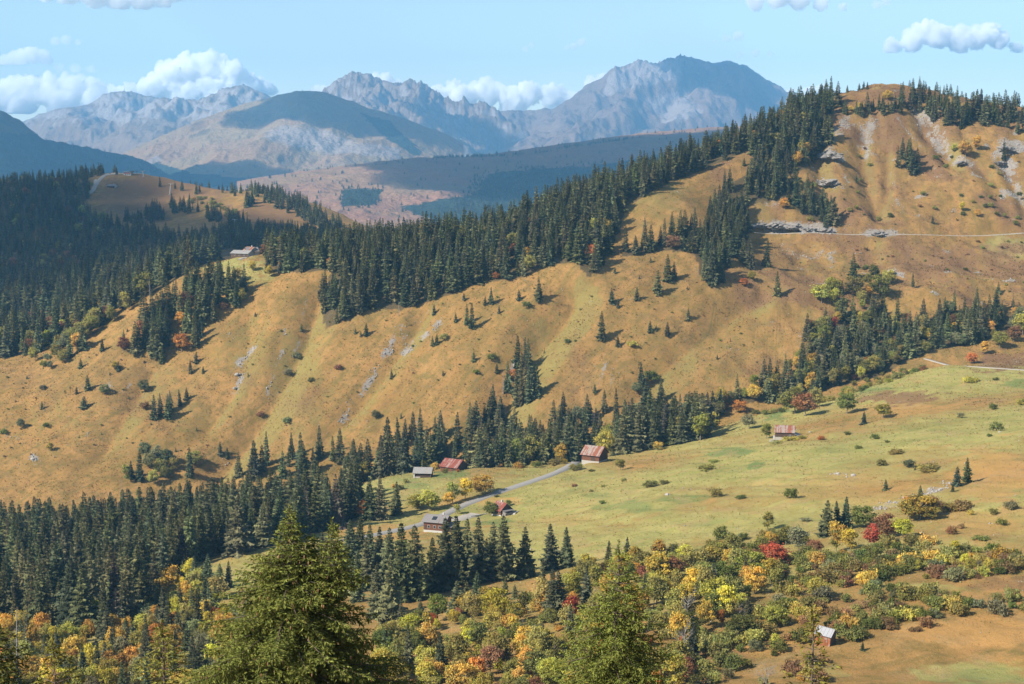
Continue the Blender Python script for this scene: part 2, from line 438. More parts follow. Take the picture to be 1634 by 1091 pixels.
rock = streaks(np.zeros_like(GZ), [
    ([(700, 514), (672, 540), (645, 563)], 8.5, 1), ([(640, 520), (608, 575), (596, 600), (574, 632), (545, 672)], 7.6, 1), ([(650, 530), (622, 566)], 3.5, .9), ([(690, 490), (660, 520)], 3, .6),
    ([(405, 556), (380, 580), (386, 600), (374, 626)], 8, .85), ([(455, 525), (450, 560), (436, 600), (424, 632)], 5, .9), ([(496, 520), (470, 560)], 4, .7), ([(490, 478), (482, 512)], 4, .6),
    ([(177, 610), (170, 625)], 6, .8), ([(207, 612), (198, 628)], 5, .7), ([(52, 730), (58, 736)], 9.5, 1), ([(824, 565), (820, 590)], 11.4, 1), ([(968, 575), (955, 612)], 4, .9), ([(980, 588), (974, 615)], 4, .9),
    ([(560, 668), (540, 680)], 4, .7), ([(140, 690), (128, 714)], 4, .6), ([(1320, 205), (1305, 232), (1330, 250)], 16, .85), ([(1350, 190), (1322, 215)], 12, .8), ([(1395, 195), (1378, 225), (1382, 250)], 12, .9),
    ([(1305, 242), (1345, 252)], 13.3, 1), ([(1335, 258), (1350, 285)], 3.5, .8), ([(1455, 168), (1470, 195), (1492, 225), (1512, 250)], 9.5, 1), ([(1476, 178), (1500, 215), (1512, 240)], 7.6, 1), ([(1430, 185), (1452, 215), (1475, 240)], 4, .7), ([(1505, 210), (1514, 232)], 6.6, 1),
    ([(1305, 288), (1345, 296)], 8, .9), ([(1196, 312), (1236, 322)], 12, .9), ([(1205, 356), (1240, 358), (1280, 362), (1330, 368)], 10, 1.0), ([(1380, 370), (1430, 371)], 8, .9), ([(1424, 275), (1430, 300)], 4, .7), ([(1430, 320), (1440, 336)], 8, .6),
    ([(1600, 225), (1634, 240)], 14, .9), ([(1590, 250), (1606, 268), (1634, 320)], 13.3, 1), ([(1600, 305), (1634, 320)], 9, .8), ([(1530, 250), (1552, 262)], 10, .7), ([(1250, 395), (1275, 410)], 10, .5), ([(1310, 400), (1330, 415)], 8, .7),
    ([(1425, 432), (1440, 440)], 7, .9), ([(1110, 430), (1130, 445)], 8, .5), ([(1000, 405), (960, 430)], 5, .4), ([(355, 735), (362, 745)], 4, .8)], ONS)
rock = brush(rock, [(1316, 214, 28, 22, .62), (1346, 200, 20, 12, .6), (1384, 222, 12, 28, .62), (1495, 222, 7, 30, .6), (1468, 195, 7, 20, .6), (1216, 316, 26, 12, .7), (1262, 363, 62, 9, 1.0), (1400, 372, 30, 6, .8), (1612, 232, 26, 16, .9), (1606, 262, 16, 14, .8), (1612, 312, 18, 8, .8), (1533, 258, 16, 8, .7), (1322, 250, 24, 6, .9), (1325, 292, 26, 6, .8), (1305, 405, 24, 8, .5)], SLOPE, 0.75, 4)
rock = streaks(rock, [([(1400, 812), (1440, 800), (1510, 775)], 8, .8), ([(1330, 755), (1365, 762)], 3, .6), ([(1620, 575), (1634, 560)], 6, .5)], NEAR, 5)
rock = np.maximum(rock, SLOPE * np.clip((fbm(GX / 16, GY / 12, 4, 91) - 0.62) * 2.2, 0, 0.8) * (0.4 + 0.6 * sstep(1150, 1300, GPX)))
track = streaks(np.zeros_like(GZ), [([(210, 272), (175, 276), (150, 288), (152, 300), (138, 312)], 3.0, 1.0)], FAR, 7)
forest_floor = np.zeros_like(GZ)
# ------------------------------------------------------------------ ground material and mesh
def ground_material():
    m, nt = new_mat('alpine_ground'); n = N(nt)
    p = n.pos()
    fine = n.noise(p, 0.55, 6, 0.78)            # tussocks
    spk = n.noise(p, 2.6, 2, 0.7)
    midn = n.noise(p, 0.16, 5, 0.68, 0.2)
    bign = n.noise(p, 0.03, 4, 0.6, 0.5)
    fm = n.node('ShaderNodeMapping'); nt.links.new(n.attr('flow').outputs['Vector'], fm.inputs[0]); fm.inputs['Scale'].default_value = (.24, .030, 1)
    flow = n.noise(fm.outputs[0], 1.0, 5, 0.68, 0.3)   # streaks along the fall line
    gold = n.mix(n.ramp(bign, 0.35, 0.65), (0.240, 0.138, 0.040), (0.310, 0.172, 0.056))
    gold = n.mix(n.ramp(midn, 0.42, 0.72), gold, (0.150, 0.105, 0.028))
    gold = n.mix(n.math('MULTIPLY', n.ramp(flow, 0.46, 0.72), 0.7), gold, (0.118, 0.098, 0.028))
    gold = n.mix(n.math('MULTIPLY', n.ramp(flow, 0.5, 0.25), 0.5), gold, (0.33, 0.165, 0.056))
    grn = n.mix(n.ramp(midn, 0.35, 0.65), (0.240, 0.228, 0.062), (0.300, 0.256, 0.086))
    grn = n.mix(n.math('MULTIPLY', n.ramp(bign, 0.5, 0.68), 0.6), grn, (0.150, 0.162, 0.042))
    grn = n.mix(n.math('MULTIPLY', n.ramp(flow, 0.52, 0.70), 0.75), grn, (0.330, 0.220, 0.080))
    grn = n.mix(n.math('MULTIPLY', n.ramp(flow, 0.46, 0.32), 0.5), grn, (0.165, 0.165, 0.048))
    jit = n.math('MULTIPLY', n.math('SUBTRACT', midn, 0.5), 0.9)
    def mask(name, soft=0.22, g=jit):
        return n.ramp(n.math('ADD', n.attr(name).outputs['Fac'], g), 0.5 - soft, 0.5 + soft)
    olive = n.mix(n.ramp(midn, .35, .65), (0.152, 0.130, 0.038), (0.205, 0.160, 0.048))
    col = n.mix(n.ramp(n.math('ADD', n.attr('green').outputs['Fac'], jit), 0.15, 0.85), gold, n.mix(n.attr('near').outputs['Fac'], olive, grn))
    col = n.mix(n.math('MULTIPLY', mask('lush', 0.4), 0.75), col, (0.085, 0.145, 0.040))
    col = n.mix(n.math('MULTIPLY', mask('dry', 0.35), 0.85), col, n.mix(midn, (0.42, 0.225, 0.072), (0.31, 0.175, 0.052)))
    col = n.mix(n.math('MULTIPLY', mask('heath', 0.4), 0.85), col, n.mix(fine, (0.125, 0.064, 0.032), (0.205, 0.112, 0.055)))
    # bare rock and scree with ragged edges
    rk = n.math('ADD', n.attr('rock').outputs['Fac'], n.math('MULTIPLY', n.math('SUBTRACT', fine, 0.5), 2.6))
    rcol = n.mix(n.noise(p, 0.5, 5, 0.7), (0.13, 0.112, 0.095), (0.34, 0.305, 0.275))
    col = n.mix(n.ramp(rk, 0.42, 0.66), col, rcol)
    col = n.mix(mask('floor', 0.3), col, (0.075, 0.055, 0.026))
    col = n.mix(n.ramp(n.attr('track').outputs['Fac'], 0.3, 0.6), col, (0.42, 0.36, 0.29))
    col = n.mix(n.math('MULTIPLY', n.ramp(n.noise(p, 0.07, 4, .7, .4), .50, .66), .45), col, n.mix(n.attr('near').outputs['Fac'], (0.165, 0.108, 0.038), (0.300, 0.195, 0.085)))
    # small dark tufts and pale stalks
    col = n.mix(n.math('MULTIPLY', n.ramp(fine, 0.54, 0.72), 0.55), col, (0.095, 0.080, 0.030))
    col = n.mix(n.math('MULTIPLY', n.ramp(spk, 0.52, 0.75), 0.42), col, (0.40, 0.30, 0.14))
    h = n.math('ADD', n.math('MULTIPLY', fine, 0.7), n.math('MULTIPLY', spk, 0.25))
    h = n.math('ADD', h, n.math('MULTIPLY', midn, 0.5))
    n.out(col, 0.95, n.bump(h, 0.7, 1.0), 0.1)
    return m

lush = brush(np.zeros_like(GZ), [(1240, 652, 20, 22, 0.95), (1165, 722, 50, 8, 0.8), (1385, 622, 46, 8, 0.75), (1625, 612, 36, 9, 0.7), (720, 757, 40, 9, 0.85), (1000, 808, 60, 10, 0.6), (1090, 795, 50, 9, 0.6),
                                 (660, 775, 40, 12, 0.6), (790, 833, 40, 8, 0.7), (1130, 835, 60, 8, 0.45), (950, 790, 30, 6, 0.5), (1560, 1080, 110, 14, 0.45), (355, 402, 30, 6, 0.8), (1205, 742, 16, 8, 0.9)], np.maximum(NEAR, SLOPE), 0.6, 3)
floor_ = np.zeros_like(GZ)
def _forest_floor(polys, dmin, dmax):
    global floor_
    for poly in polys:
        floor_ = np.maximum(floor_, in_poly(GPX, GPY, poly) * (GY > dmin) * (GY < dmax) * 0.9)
# ------------------------------------------------------------------ distant mountains: fields of ridge lines with real flanks
def far_material(name, grass, grass2, wood, rocky, rock_lo, wood_attr=True, snowy=0.0):
    m, nt = new_mat(name); n = N(nt)
    p = n.pos()
    a = n.noise(p, 0.0017, 5, 0.62, 0.4); b = n.noise(p, 0.0085, 5, 0.66)
    col = n.mix(n.ramp(a, 0.35, 0.65), grass, grass2)
    col = n.mix(n.math('MULTIPLY', n.ramp(b, 0.5, 0.72), 0.5), col, tuple(c * 0.55 for c in grass))
    geo = n.node('ShaderNodeNewGeometry'); sx = n.node('ShaderNodeSeparateXYZ'); nt.links.new(geo.outputs['Normal'], sx.inputs[0])
    rk = n.math('ADD', n.math('ADD', n.attr('rock').outputs['Fac'], n.math('MULTIPLY', n.math('SUBTRACT', b, 0.5), 0.8)), n.math('MULTIPLY', n.math('SUBTRACT', 0.80, sx.outputs[2]), rock_lo))
    col = n.mix(n.ramp(rk, 0.42, 0.62), col, n.mix(n.noise(p, 0.03, 4, 0.7), tuple(c * 0.6 for c in rocky), rocky))
    wd = n.math('ADD', n.attr('wood').outputs['Fac'], n.math('MULTIPLY', n.math('SUBTRACT', b, 0.5), 1.1))
    col = n.mix(n.ramp(wd, 0.42, 0.58), col, n.mix(n.noise(p, 0.05, 3, 0.7), wood, tuple(c * 1.9 for c in wood)))
    n.out(col, 0.95, n.bump(n.math('ADD', b, n.math('MULTIPLY', n.noise(p, 0.035, 4, 0.7), 0.35)), 0.7, 60.0), 0.1)
    return m

def ridge_field(ridges, x, y):
    z = np.full(x.shape, -1e9)
    for pts, k, soft in ridges:
        q = np.array([P(a, b, c) for a, b, c in pts])
        for i in range(max(1, len(q) - 1)):
            A = q[i]; B = q[min(i + 1, len(q) - 1)]
            dx, dy = B[0] - A[0], B[1] - A[1]
            t = np.clip(((x - A[0]) * dx + (y - A[1]) * dy) / (dx * dx + dy * dy + 1e-9), 0, 1)
            d = np.hypot(x - A[0] - t * dx, y - A[1] - t * dy)
            h = A[2] + (B[2] - A[2]) * t - k * (np.sqrt(d * d + soft * soft) - soft)
            z = np.maximum(z, h)
    return z

def mountain(name, ridges, px0, px1, d0, d1, nc, nr, mat, amp=40.0, gsc=420.0, rough=8.0, rockf=None, woodf=None, floor=-420.0, seed=0, jag=None, K=1.3):
    px = np.linspace(px0, px1, nc); a = (px - CX) / F
    d = np.linspace(d0, d1, nr)
    D, A = np.meshgrid(d, a, indexing='ij'); X = A * D; Y = D
    # warp the lookup so that flanks get spurs and gullies
    wx = X + amp * 2.2 * fbm(X / gsc, Y / gsc, 3, seed + 1); wy = Y + amp * 2.2 * fbm(X / gsc + 40, Y / gsc, 3, seed + 2)
    Zr = ridge_field(ridges, X, Y); Zw = ridge_field(ridges, wx, wy)
    crest = np.exp(-np.maximum(0, np.max(Zr, axis=0, keepdims=True) - Zr) / 45.0)
    Z = Zr * crest + Zw * (1 - crest)
    Z = Z + (1 - crest) * amp * 0.55 * ridged(X / (gsc * 0.55), Y / (gsc * 1.4), 4, seed + 3)
    Z = Z + rough * fbm(X / 70, Y / 110, 4, seed + 5)
    if jag is not None:
        PX0, PY0 = proj(X, Y, Z)
        Z = Z + jag(PX0, PY0) * (ridged(X / 90, Y / 120, 4, seed + 7, 0.6) * 0.9)
    Z = np.maximum(Z, floor)
    X, Y, Z = X * K, Y * K, Z * K        # metres
    v = np.stack([X, Y, Z], -1).reshape(-1, 3)
    me = mesh_np(name, v, grid_faces(nr, nc), [mat], smooth=True)
    PX_, PY_ = proj(X, Y, Z)
    z0 = np.zeros(X.shape)
    set_attr(me, 'rock', (rockf(PX_, PY_) if rockf else z0).ravel())
    set_attr(me, 'wood', (woodf(PX_, PY_) if woodf else z0).ravel())
    o = tag(link(name, me), kind='structure')
    gridz = lambda x, y: None
    return o, (X, Y, Z, PX_, PY_)

def soft_poly(poly, blur=8.0):
    def f(px, py):
        d, _ = line_dist(px, py, list(poly) + [poly[0]])
        ins = in_poly(px, py, poly)
        return np.where(ins, np.clip(0.5 + d / (2 * blur), 0, 1), np.clip(0.5 - d / (2 * blur), 0, 1))
    return f
def f_max(*fs): return lambda px, py: np.maximum.reduce([f(px, py) for f in fs])

M_FAR = far_material('far_limestone_mountain', (0.165, 0.110, 0.070), (0.20, 0.14, 0.095), (0.020, 0.028, 0.022), (0.31, 0.26, 0.235), 0.8)
M_PEAK = far_material('far_bare_peak', (0.15, 0.098, 0.068), (0.19, 0.130, 0.094), (0.020, 0.028, 0.022), (0.31, 0.25, 0.22), 0.9)
M_DOME = far_material('dome_pasture', (0.235, 0.145, 0.080), (0.225, 0.165, 0.085), (0.018, 0.027, 0.020), (0.30, 0.245, 0.215), 0.2)
M_WOOD = far_material('wooded_hill', (0.085, 0.070, 0.040), (0.11, 0.09, 0.05), (0.026, 0.036, 0.026), (0.4, 0.36, 0.33), 0.1)
M_HEATH = far_material('heath_plateau', (0.25, 0.125, 0.072), (0.22, 0.140, 0.072), (0.016, 0.025, 0.018), (0.4, 0.35, 0.3), 0.0)

far = {}
far['peak'] = mountain('bare_peak_mountain', [
    ([(640, 205, 12400), (700, 187, 12300), (760, 178, 12200), (790, 182, 12200), (830, 179, 12100), (880, 173, 12000), (915, 162, 12000), (940, 150, 12000), (958, 142, 12000), (968, 128, 12000), (985, 114, 12000), (1000, 112, 12000), (1020, 101, 12000), (1035, 106, 12000),
      (1060, 107, 12000), (1070, 99, 12000), (1085, 100, 12000), (1095, 91, 12000), (1110, 94, 12050), (1140, 101, 12100), (1160, 97, 12100), (1180, 103, 12150), (1210, 123, 12250), (1240, 143, 12350), (1270, 163, 12400), (1310, 185, 12500), (1420, 215, 12600)], 0.72, 40),
    ([(1090, 96, 12000), (1062, 128, 11500), (1015, 160, 11000), (955, 195, 10400), (880, 232, 9800)], 0.85, 40),
    ([(958, 142, 12000), (915, 185, 11200), (870, 225, 10300), (840, 250, 9800)], 0.55, 60),
    ([(830, 179, 12100), (835, 215, 11300), (825, 250, 10500)], 0.55, 60),
    ([(760, 178, 12200), (740, 205, 11500), (700, 235, 10700)], 0.55, 60),
    ([(1160, 97, 12100), (1140, 150, 11300), (1090, 195, 10500), (1060, 225, 10000)], 0.66, 60),
    ([(1210, 123, 12250), (1220, 170, 11500), (1190, 215, 10700)], 0.62, 60)],
    560, 1460, 9300, 13600, 420, 170, M_PEAK, amp=75, gsc=700, rough=14,
    rockf=f_max(soft_poly([(955, 160), (975, 118), (1020, 95), (1060, 100), (1095, 88), (1080, 125), (1040, 130), (1000, 140)], 10), soft_poly([(1030, 160), (1100, 150), (1120, 180), (1060, 200)], 14)), seed=100,
    jag=lambda px, py: 26 * sstep(955, 975, px) * (1 - sstep(1085, 1100, px)) * (1 - sstep(135, 165, py)))
far['massif'] = mountain('rocky_massif_mountain', [
    ([(470, 175, 11300), (520, 152, 11300), (545, 136, 11300), (572, 122, 11300), (590, 128, 11300), (605, 133, 11300), (622, 140, 11250), (640, 143, 11250), (650, 136, 11200), (665, 141, 11200), (680, 156, 11200), (700, 166, 11150),
      (720, 172, 11150), (735, 163, 11100), (750, 171, 11100), (765, 169, 11100), (785, 181, 11050), (820, 205, 11000)], 0.8, 30),
    ([(572, 122, 11300), (580, 160, 10700), (600, 200, 10000)], 0.6, 50), ([(665, 141, 11200), (660, 180, 10600), (690, 215, 10000)], 0.6, 50)],
    430, 860, 9300, 12200, 300, 120, M_FAR, amp=60, gsc=480, rough=14, rockf=lambda px, py: 0.38 + 0 * px, seed=200,
    jag=lambda px, py: 27 * (1 - sstep(175, 215, py)))
far['left'] = mountain('left_range_mountain', [
    ([(-120, 215, 11600), (-20, 205, 11600), (40, 192, 11500), (75, 179, 11500), (120, 172, 11400), (150, 166, 11400), (168, 156, 11400), (185, 151, 11400), (205, 150, 11400), (222, 155, 11400), (240, 157, 11400), (246, 166, 11300), (290, 190, 11300)], 0.6, 40),
    ([(200, 195, 10600), (230, 170, 10500), (262, 163, 10500), (282, 162, 10500), (320, 165, 10500), (338, 160, 10500), (350, 152, 10500), (366, 145, 10500), (386, 142, 10500), (400, 150, 10500), (408, 160, 10500), (440, 158, 10500), (520, 190, 10500)], 0.55, 40),
    ([(120, 172, 11400), (140, 205, 10400), (180, 238, 9600)], 0.5, 50), ([(282, 162, 10500), (260, 200, 9800), (240, 240, 9000)], 0.5, 50), ([(386, 142, 10500), (340, 195, 9800), (300, 240, 9000)], 0.5, 50)],
    -140, 560, 8300, 12400, 340, 130, M_FAR, amp=70, gsc=560, rough=12,
    rockf=lambda px, py: 0.42 * (1 - sstep(185, 215, py)) + 0.2, woodf=f_max(soft_poly([(225, 262), (250, 232), (330, 205), (380, 190), (430, 175), (430, 280), (225, 290)], 12), lambda px, py: 0.5 * np.clip(fbm(px / 24, py / 14, 3, 9), 0, 1)), seed=300,
    jag=lambda px, py: 16 * (1 - sstep(165, 185, py)) * sstep(150, 165, px))
far['dome'] = mountain('dome_mountain', [
    ([(225, 270, 7100), (262, 250, 7300), (300, 224, 7600), (340, 198, 7850), (385, 175, 8000), (430, 158, 8100), (470, 148, 8100), (488, 145, 8100), (502, 147, 8100), (535, 160, 8050), (560, 170, 8000), (590, 176, 8000), (622, 188, 7950), (640, 205, 7900), (668, 238, 7850), (700, 262, 7800)], 0.46, 120),
    ([(488, 146, 8100), (475, 185, 7500), (440, 228, 6900), (400, 262, 6400)], 0.42, 160), ([(590, 176, 8000), (590, 215, 7400), (560, 255, 6700)], 0.45, 120)],
    190, 740, 5600, 9100, 330, 120, M_DOME, amp=38, gsc=620, rough=6,
    rockf=f_max(soft_poly([(415, 215), (450, 200), (520, 205), (560, 225), (640, 235), (640, 255), (520, 245), (430, 225)], 16), soft_poly([(222, 262), (250, 246), (262, 254), (230, 272)], 6)),
    woodf=f_max(soft_poly([(200, 285), (250, 258), (300, 275), (380, 284), (480, 285), (480, 300), (200, 300)], 8), soft_poly([(575, 180), (622, 192), (675, 245), (660, 250), (610, 215)], 8), lambda px, py: 0.35 * np.clip(fbm(px / 18, py / 9, 3, 19), 0, 1)), seed=400)
far['wooded'] = mountain('wooded_far_hill', [
    ([(-140, 165, 5200), (0, 178, 5200), (20, 189, 5200), (42, 210, 5150), (60, 219, 5150), (100, 227, 5200), (160, 238, 5300), (205, 248, 5400), (232, 268, 5400), (250, 300, 5400)], 0.95, 30),
    ([(0, 180, 5200), (10, 230, 4700), (30, 290, 4200)], 0.9, 40), ([(100, 229, 5200), (130, 262, 4700), (160, 300, 4300)], 0.7, 60), ([(205, 250, 5400), (215, 275, 4900), (225, 300, 4500)], 0.7, 60)],
    -140, 330, 3500, 6200, 220, 90, M_WOOD, amp=15, gsc=360, rough=5, woodf=f_max(lambda px, py: sstep(208, 226, py) * 1.0 + 0.35 + 0.25 * fbm(px / 20, py / 12, 3, 29)), seed=500, K=1.5)
far['heath'] = mountain('heath_plateau_hill', [
    ([(1400, 196, 5700), (1240, 198, 5650), (1160, 203, 5600), (1100, 208, 5550), (1050, 215, 5500), (1000, 222, 5450), (950, 229, 5400), (900, 236, 5350), (850, 246, 5300), (800, 249, 5250), (740, 250, 5200), (700, 251, 5150), (650, 257, 5000), (600, 266, 4800), (540, 281, 4600), (480, 294, 4400), (400, 320, 4300)], 0.17, 200),
    ([(700, 251, 5150), (640, 292, 4400), (560, 330, 3800)], 0.16, 160)],
    380, 1500, 3300, 6400, 400, 110, M_HEATH, amp=20, gsc=420, rough=3,
    woodf=f_max(soft_poly([(780, 275), (850, 270), (900, 268), (1000, 258), (1100, 240), (1200, 225), (1300, 225), (1300, 360), (700, 360), (640, 330), (700, 318), (760, 310)], 10), soft_poly([(545, 300), (610, 300), (600, 325), (545, 330)], 8),
                lambda px, py: 0.30 * np.clip(0.25 + fbm(px / 22, py / 10, 3, 39), 0, 1) * sstep(285, 310, py)), seed=600)

# ------------------------------------------------------------------ the air: one closed box of even haze round everything
def haze():
    m, nt = new_mat('haze_air')
    v = nt.nodes.new('ShaderNodeVolumePrincipled'); o = nt.nodes.new('ShaderNodeOutputMaterial')
    v.inputs['Color'].default_value = (0.24, 0.61, 1.0, 1)
    v.inputs['Density'].default_value = HAZE_DENSITY
    v.inputs['Anisotropy'].default_value = 0.15
    nt.links.new(v.outputs[0], o.inputs['Volume'])
    x0, x1, y0, y1, z0, z1 = -7200, 7200, -220, 18500, -800, 1230
    vs = [(x, y, z) for z in (z0, z1) for y in (y0, y1) for x in (x0, x1)]
    me = mesh_np('haze', vs, [(0, 2, 3, 1), (4, 5, 7, 6), (0, 1, 5, 4), (1, 3, 7, 5), (3, 2, 6, 7), (2, 0, 4, 6)], [m])
    tag(link('haze', me), kind='stuff')
haze()
# ------------------------------------------------------------------ foliage and bark materials
def leaf_material(name, dark=0.55, trans=0.25, amount=1.0):
    """colour comes from the plant's own tint (and second tint, mixed by clump); leaves differ slightly one from another"""
    m, nt = new_mat(name); n = N(nt)
    t1 = n.attr('tint', 'INSTANCER').outputs['Color']; t2 = n.attr('tint2', 'INSTANCER').outputs['Color']
    lv = n.attr('leaf').outputs['Fac']; cl = n.attr('clump').outputs['Fac']
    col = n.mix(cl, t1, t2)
    b = n.node('ShaderNodeHueSaturation'); n.put(b.inputs['Color'], col)
    n.put(b.inputs['Value'], n.math('ADD', n.math('MULTIPLY', lv, 0.5), 0.72)); n.put(b.inputs['Hue'], n.math('ADD', n.math('MULTIPLY', lv, 0.03), 0.485))
    n.out(b.outputs[0], trans=trans)
    return m
M_NEEDLE = leaf_material('spruce_needles', trans=0.18)
M_LEAF = leaf_material('broad_leaves', trans=0.42)
def bark_material(name, a, b, sc=6.0):
    m, nt = new_mat(name); n = N(nt)
    p = n.pos(scale=(sc, sc, sc * 0.25))
    f = n.noise(p, 3.0, 5, 0.7)
    n.out(n.mix(f, a, b), 0.9, n.bump(f, 0.6, 0.05), 0.1)
    return m
M_BARK = bark_material('spruce_bark', (0.055, 0.040, 0.030), (0.16, 0.125, 0.10))
M_GREY = bark_material('dead_wood', (0.17, 0.15, 0.13), (0.30, 0.275, 0.25))
M_TWIG = bark_material('grey_twigs', (0.15, 0.12, 0.09), (0.28, 0.24, 0.20))

def tube(V, Fq, pts, rad, sides=6):
    """append a tapered tube along pts"""
    pts = np.asarray(pts, float); b0 = len(V)
    for i, p in enumerate(pts):
        d = pts[min(i + 1, len(pts) - 1)] - pts[max(i - 1, 0)]; d /= np.linalg.norm(d) + 1e-9
        u = np.cross(d, (0.3, 0.9, 0.2)); u /= np.linalg.norm(u) + 1e-9; v = np.cross(d, u)
        for k in range(sides):
            a = 2 * math.pi * k / sides
            V.append(p + rad[i] * (math.cos(a) * u + math.sin(a) * v))
    for i in range(len(pts) - 1):
        for k in range(sides):
            Fq.append((b0 + i * sides + k, b0 + i * sides + (k + 1) % sides, b0 + (i + 1) * sides + (k + 1) % sides, b0 + (i + 1) * sides + k))

# ---- spruce, unit height: whorls of drooping fronds, each frond a spine with ragged leaflets
def spruce_crown(seed, nwh=27, nbr=10, rad=0.17, bare=0.05, gap=0.08, leaflets=5):
    r = np.random.default_rng(seed); T = []; lf = []
    lop = r.uniform(0.66, 1.2, 12)
    for w_ in range(nwh):
        t = 1 - (1 - max(0.0, (w_ + r.uniform(-.3, .3)) / nwh)) ** 1.3; z = bare + (0.995 - bare) * t
        if t > 0.97: z = 0.965
        Rw = rad * (1 - t ** 1.15) ** 0.92 * (1.0 if t > 0.12 else 0.72 + 2.3 * t) * r.uniform(0.72, 1.15) + 0.012
        nb = max(4, int(nbr * (1 - 0.45 * t)))
        a0 = r.uniform(0, 6.28)
        for b in range(nb):
            if r.random() < gap: continue
            a = a0 + 6.283 * (b + r.uniform(-.3, .3)) / nb
            L = Rw * r.uniform(0.65, 1.15) * lop[int(a / 6.283 * 12) % 12]
            dr = np.array([math.cos(a), math.sin(a), 0]); sd = np.array([-math.sin(a), math.cos(a), 0])
            droop = L * (0.62 - 0.5 * t) * r.uniform(0.7, 1.3)
            lift = L * 0.16
            def sp(s): return np.array([0, 0, z]) + dr * L * s + np.array([0, 0, -droop * s ** 1.3 + lift * s * s * s])
            wd = L * 0.36 + 0.011
            shade = r.uniform(0, 1)
            for j in range(leaflets):
                s0 = 0.12 + 0.86 * j / leaflets; s1 = s0 + 0.30
                p0 = sp(s0); p1 = sp(min(s1, 1.05))
                ww = wd * (1.0 - 0.72 * s0) * r.uniform(0.75, 1.25)
                for sg in (-1, 1):
                    tip = (p0 + p1) / 2 + sg * sd * ww + dr * L * 0.10 + np.array([0, 0, -ww * r.uniform(0.35, 0.95)])
                    T.append((p0, p1 + (0, 0, 0.004), tip)); lf.append(np.clip(shade + r.uniform(-.3, .3), 0, 1))
            p0 = sp(0.55); p1 = sp(0.95)
            T.append((p0, p1, (p0 + p1) / 2 + np.array([0, 0, -wd * r.uniform(0.7, 1.3)]))); lf.append(shade * 0.6)
            T.append((sp(0.85) + sd * 0.006, sp(0.85) - sd * 0.006, sp(1.1))); lf.append(min(1, shade + .3))
    for k in range(4):
        a = k * 1.57
        T.append(((0.008 * math.cos(a), 0.008 * math.sin(a), 0.955), (-0.008 * math.cos(a), -0.008 * math.sin(a), 0.955), (0, 0, 1.0))); lf.append(0.8)
    V = np.array(T).reshape(-1, 3); Fc = np.arange(len(V)).reshape(-1, 3)
    me = mesh_np('spruce_crown', V, Fc, [M_NEEDLE])
    set_attr(me, 'leaf', np.array(lf), 'FACE'); set_attr(me, 'clump', np.clip(np.array(lf) * 0.9, 0, 1), 'FACE')
    return me
def trunk_mesh(seed, top=0.97, r0=0.013, mat=None, lean=0.0):
    V, Fq = [], []
    zs = np.linspace(-0.03, top, 7); r = np.random.default_rng(seed)
    pts = [(lean * z + r.uniform(-.003, .003), r.uniform(-.003, .003), z) for z in zs]
    tube(V, Fq, pts, [r0 * (1 - 0.93 * max(z, 0)) for z in zs], 6)
    return mesh_np('trunk', V, np.array(Fq), [mat or M_BARK], smooth=True)
SPRUCE = [spruce_crown(1, 36, 12, .19), spruce_crown(2, 33, 12, .225), spruce_crown(3, 34, 12, .205, gap=.12), spruce_crown(4, 32, 12, .25, gap=.10), spruce_crown(5, 36, 11, .17, bare=.08, gap=.13), spruce_crown(6, 26, 12, .29, bare=.01)]
SPRUCE_T = trunk_mesh(1)
def merge_mesh(name, a, b):
    """crown and trunk in one mesh, for trees too small in the picture to show their parts"""
    bm = bmesh.new(); bm.from_mesh(a); na = len(bm.faces); bm.from_mesh(b); bm.faces.ensure_lookup_table()
    me = bpy.data.meshes.new(name)
    for f in bm.faces[na:]: f.material_index = 1
    bm.to_mesh(me); bm.free()
    me.materials.append(a.materials[0]); me.materials.append(b.materials[0])
    return me
SPRUCE_1 = [merge_mesh('spruce', s, SPRUCE_T) for s in SPRUCE]

# ---- broadleaf crowns: clumps of leaf-sized faces through the crown's volume
def leaf_crown(name, seed, nclump, nleaf, size, shape, mat, hollow=0.25, ragged=0.42):
    """shape(u,v,w) maps random numbers to a clump centre and radius"""
    r = np.random.default_rng(seed); V = []; lf = []; cl = []
    for c in range(nclump):
        ctr, rad, tone = shape(r)
        n = nleaf
        d = r.normal(size=(n, 3)); d /= np.linalg.norm(d, axis=1)[:, None]; d[:, 2] = np.where(d[:, 2] < -0.4, -d[:, 2], d[:, 2])
        rr_ = rad * (hollow + (1 - hollow) * r.random(n) ** 0.4) * (1 + ragged * r.normal(size=n))
        p = ctr + d * rr_[:, None] * np.array([1, 1, 0.82])
        nrm = d + 0.75 * r.normal(size=(n, 3)); nrm /= np.linalg.norm(nrm, axis=1)[:, None]
        u = np.cross(nrm, r.normal(size=(n, 3))); u /= np.linalg.norm(u, axis=1)[:, None]; v = np.cross(nrm, u)
        s = size * r.uniform(0.6, 1.4, n)[:, None]
        V.append(np.stack([p - u * s, p + v * s * 0.62, p + u * s, p - v * s * 0.62], 1).reshape(-1, 3))
        t0 = r.random()
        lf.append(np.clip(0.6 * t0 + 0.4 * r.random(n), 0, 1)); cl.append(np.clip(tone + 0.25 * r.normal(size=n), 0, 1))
    V = np.concatenate(V); Fc = np.arange(len(V)).reshape(-1, 4)
    me = mesh_np(name, V, Fc, [mat]); set_attr(me, 'leaf', np.concatenate(lf), 'FACE'); set_attr(me, 'clump', np.concatenate(cl), 'FACE')
    return me
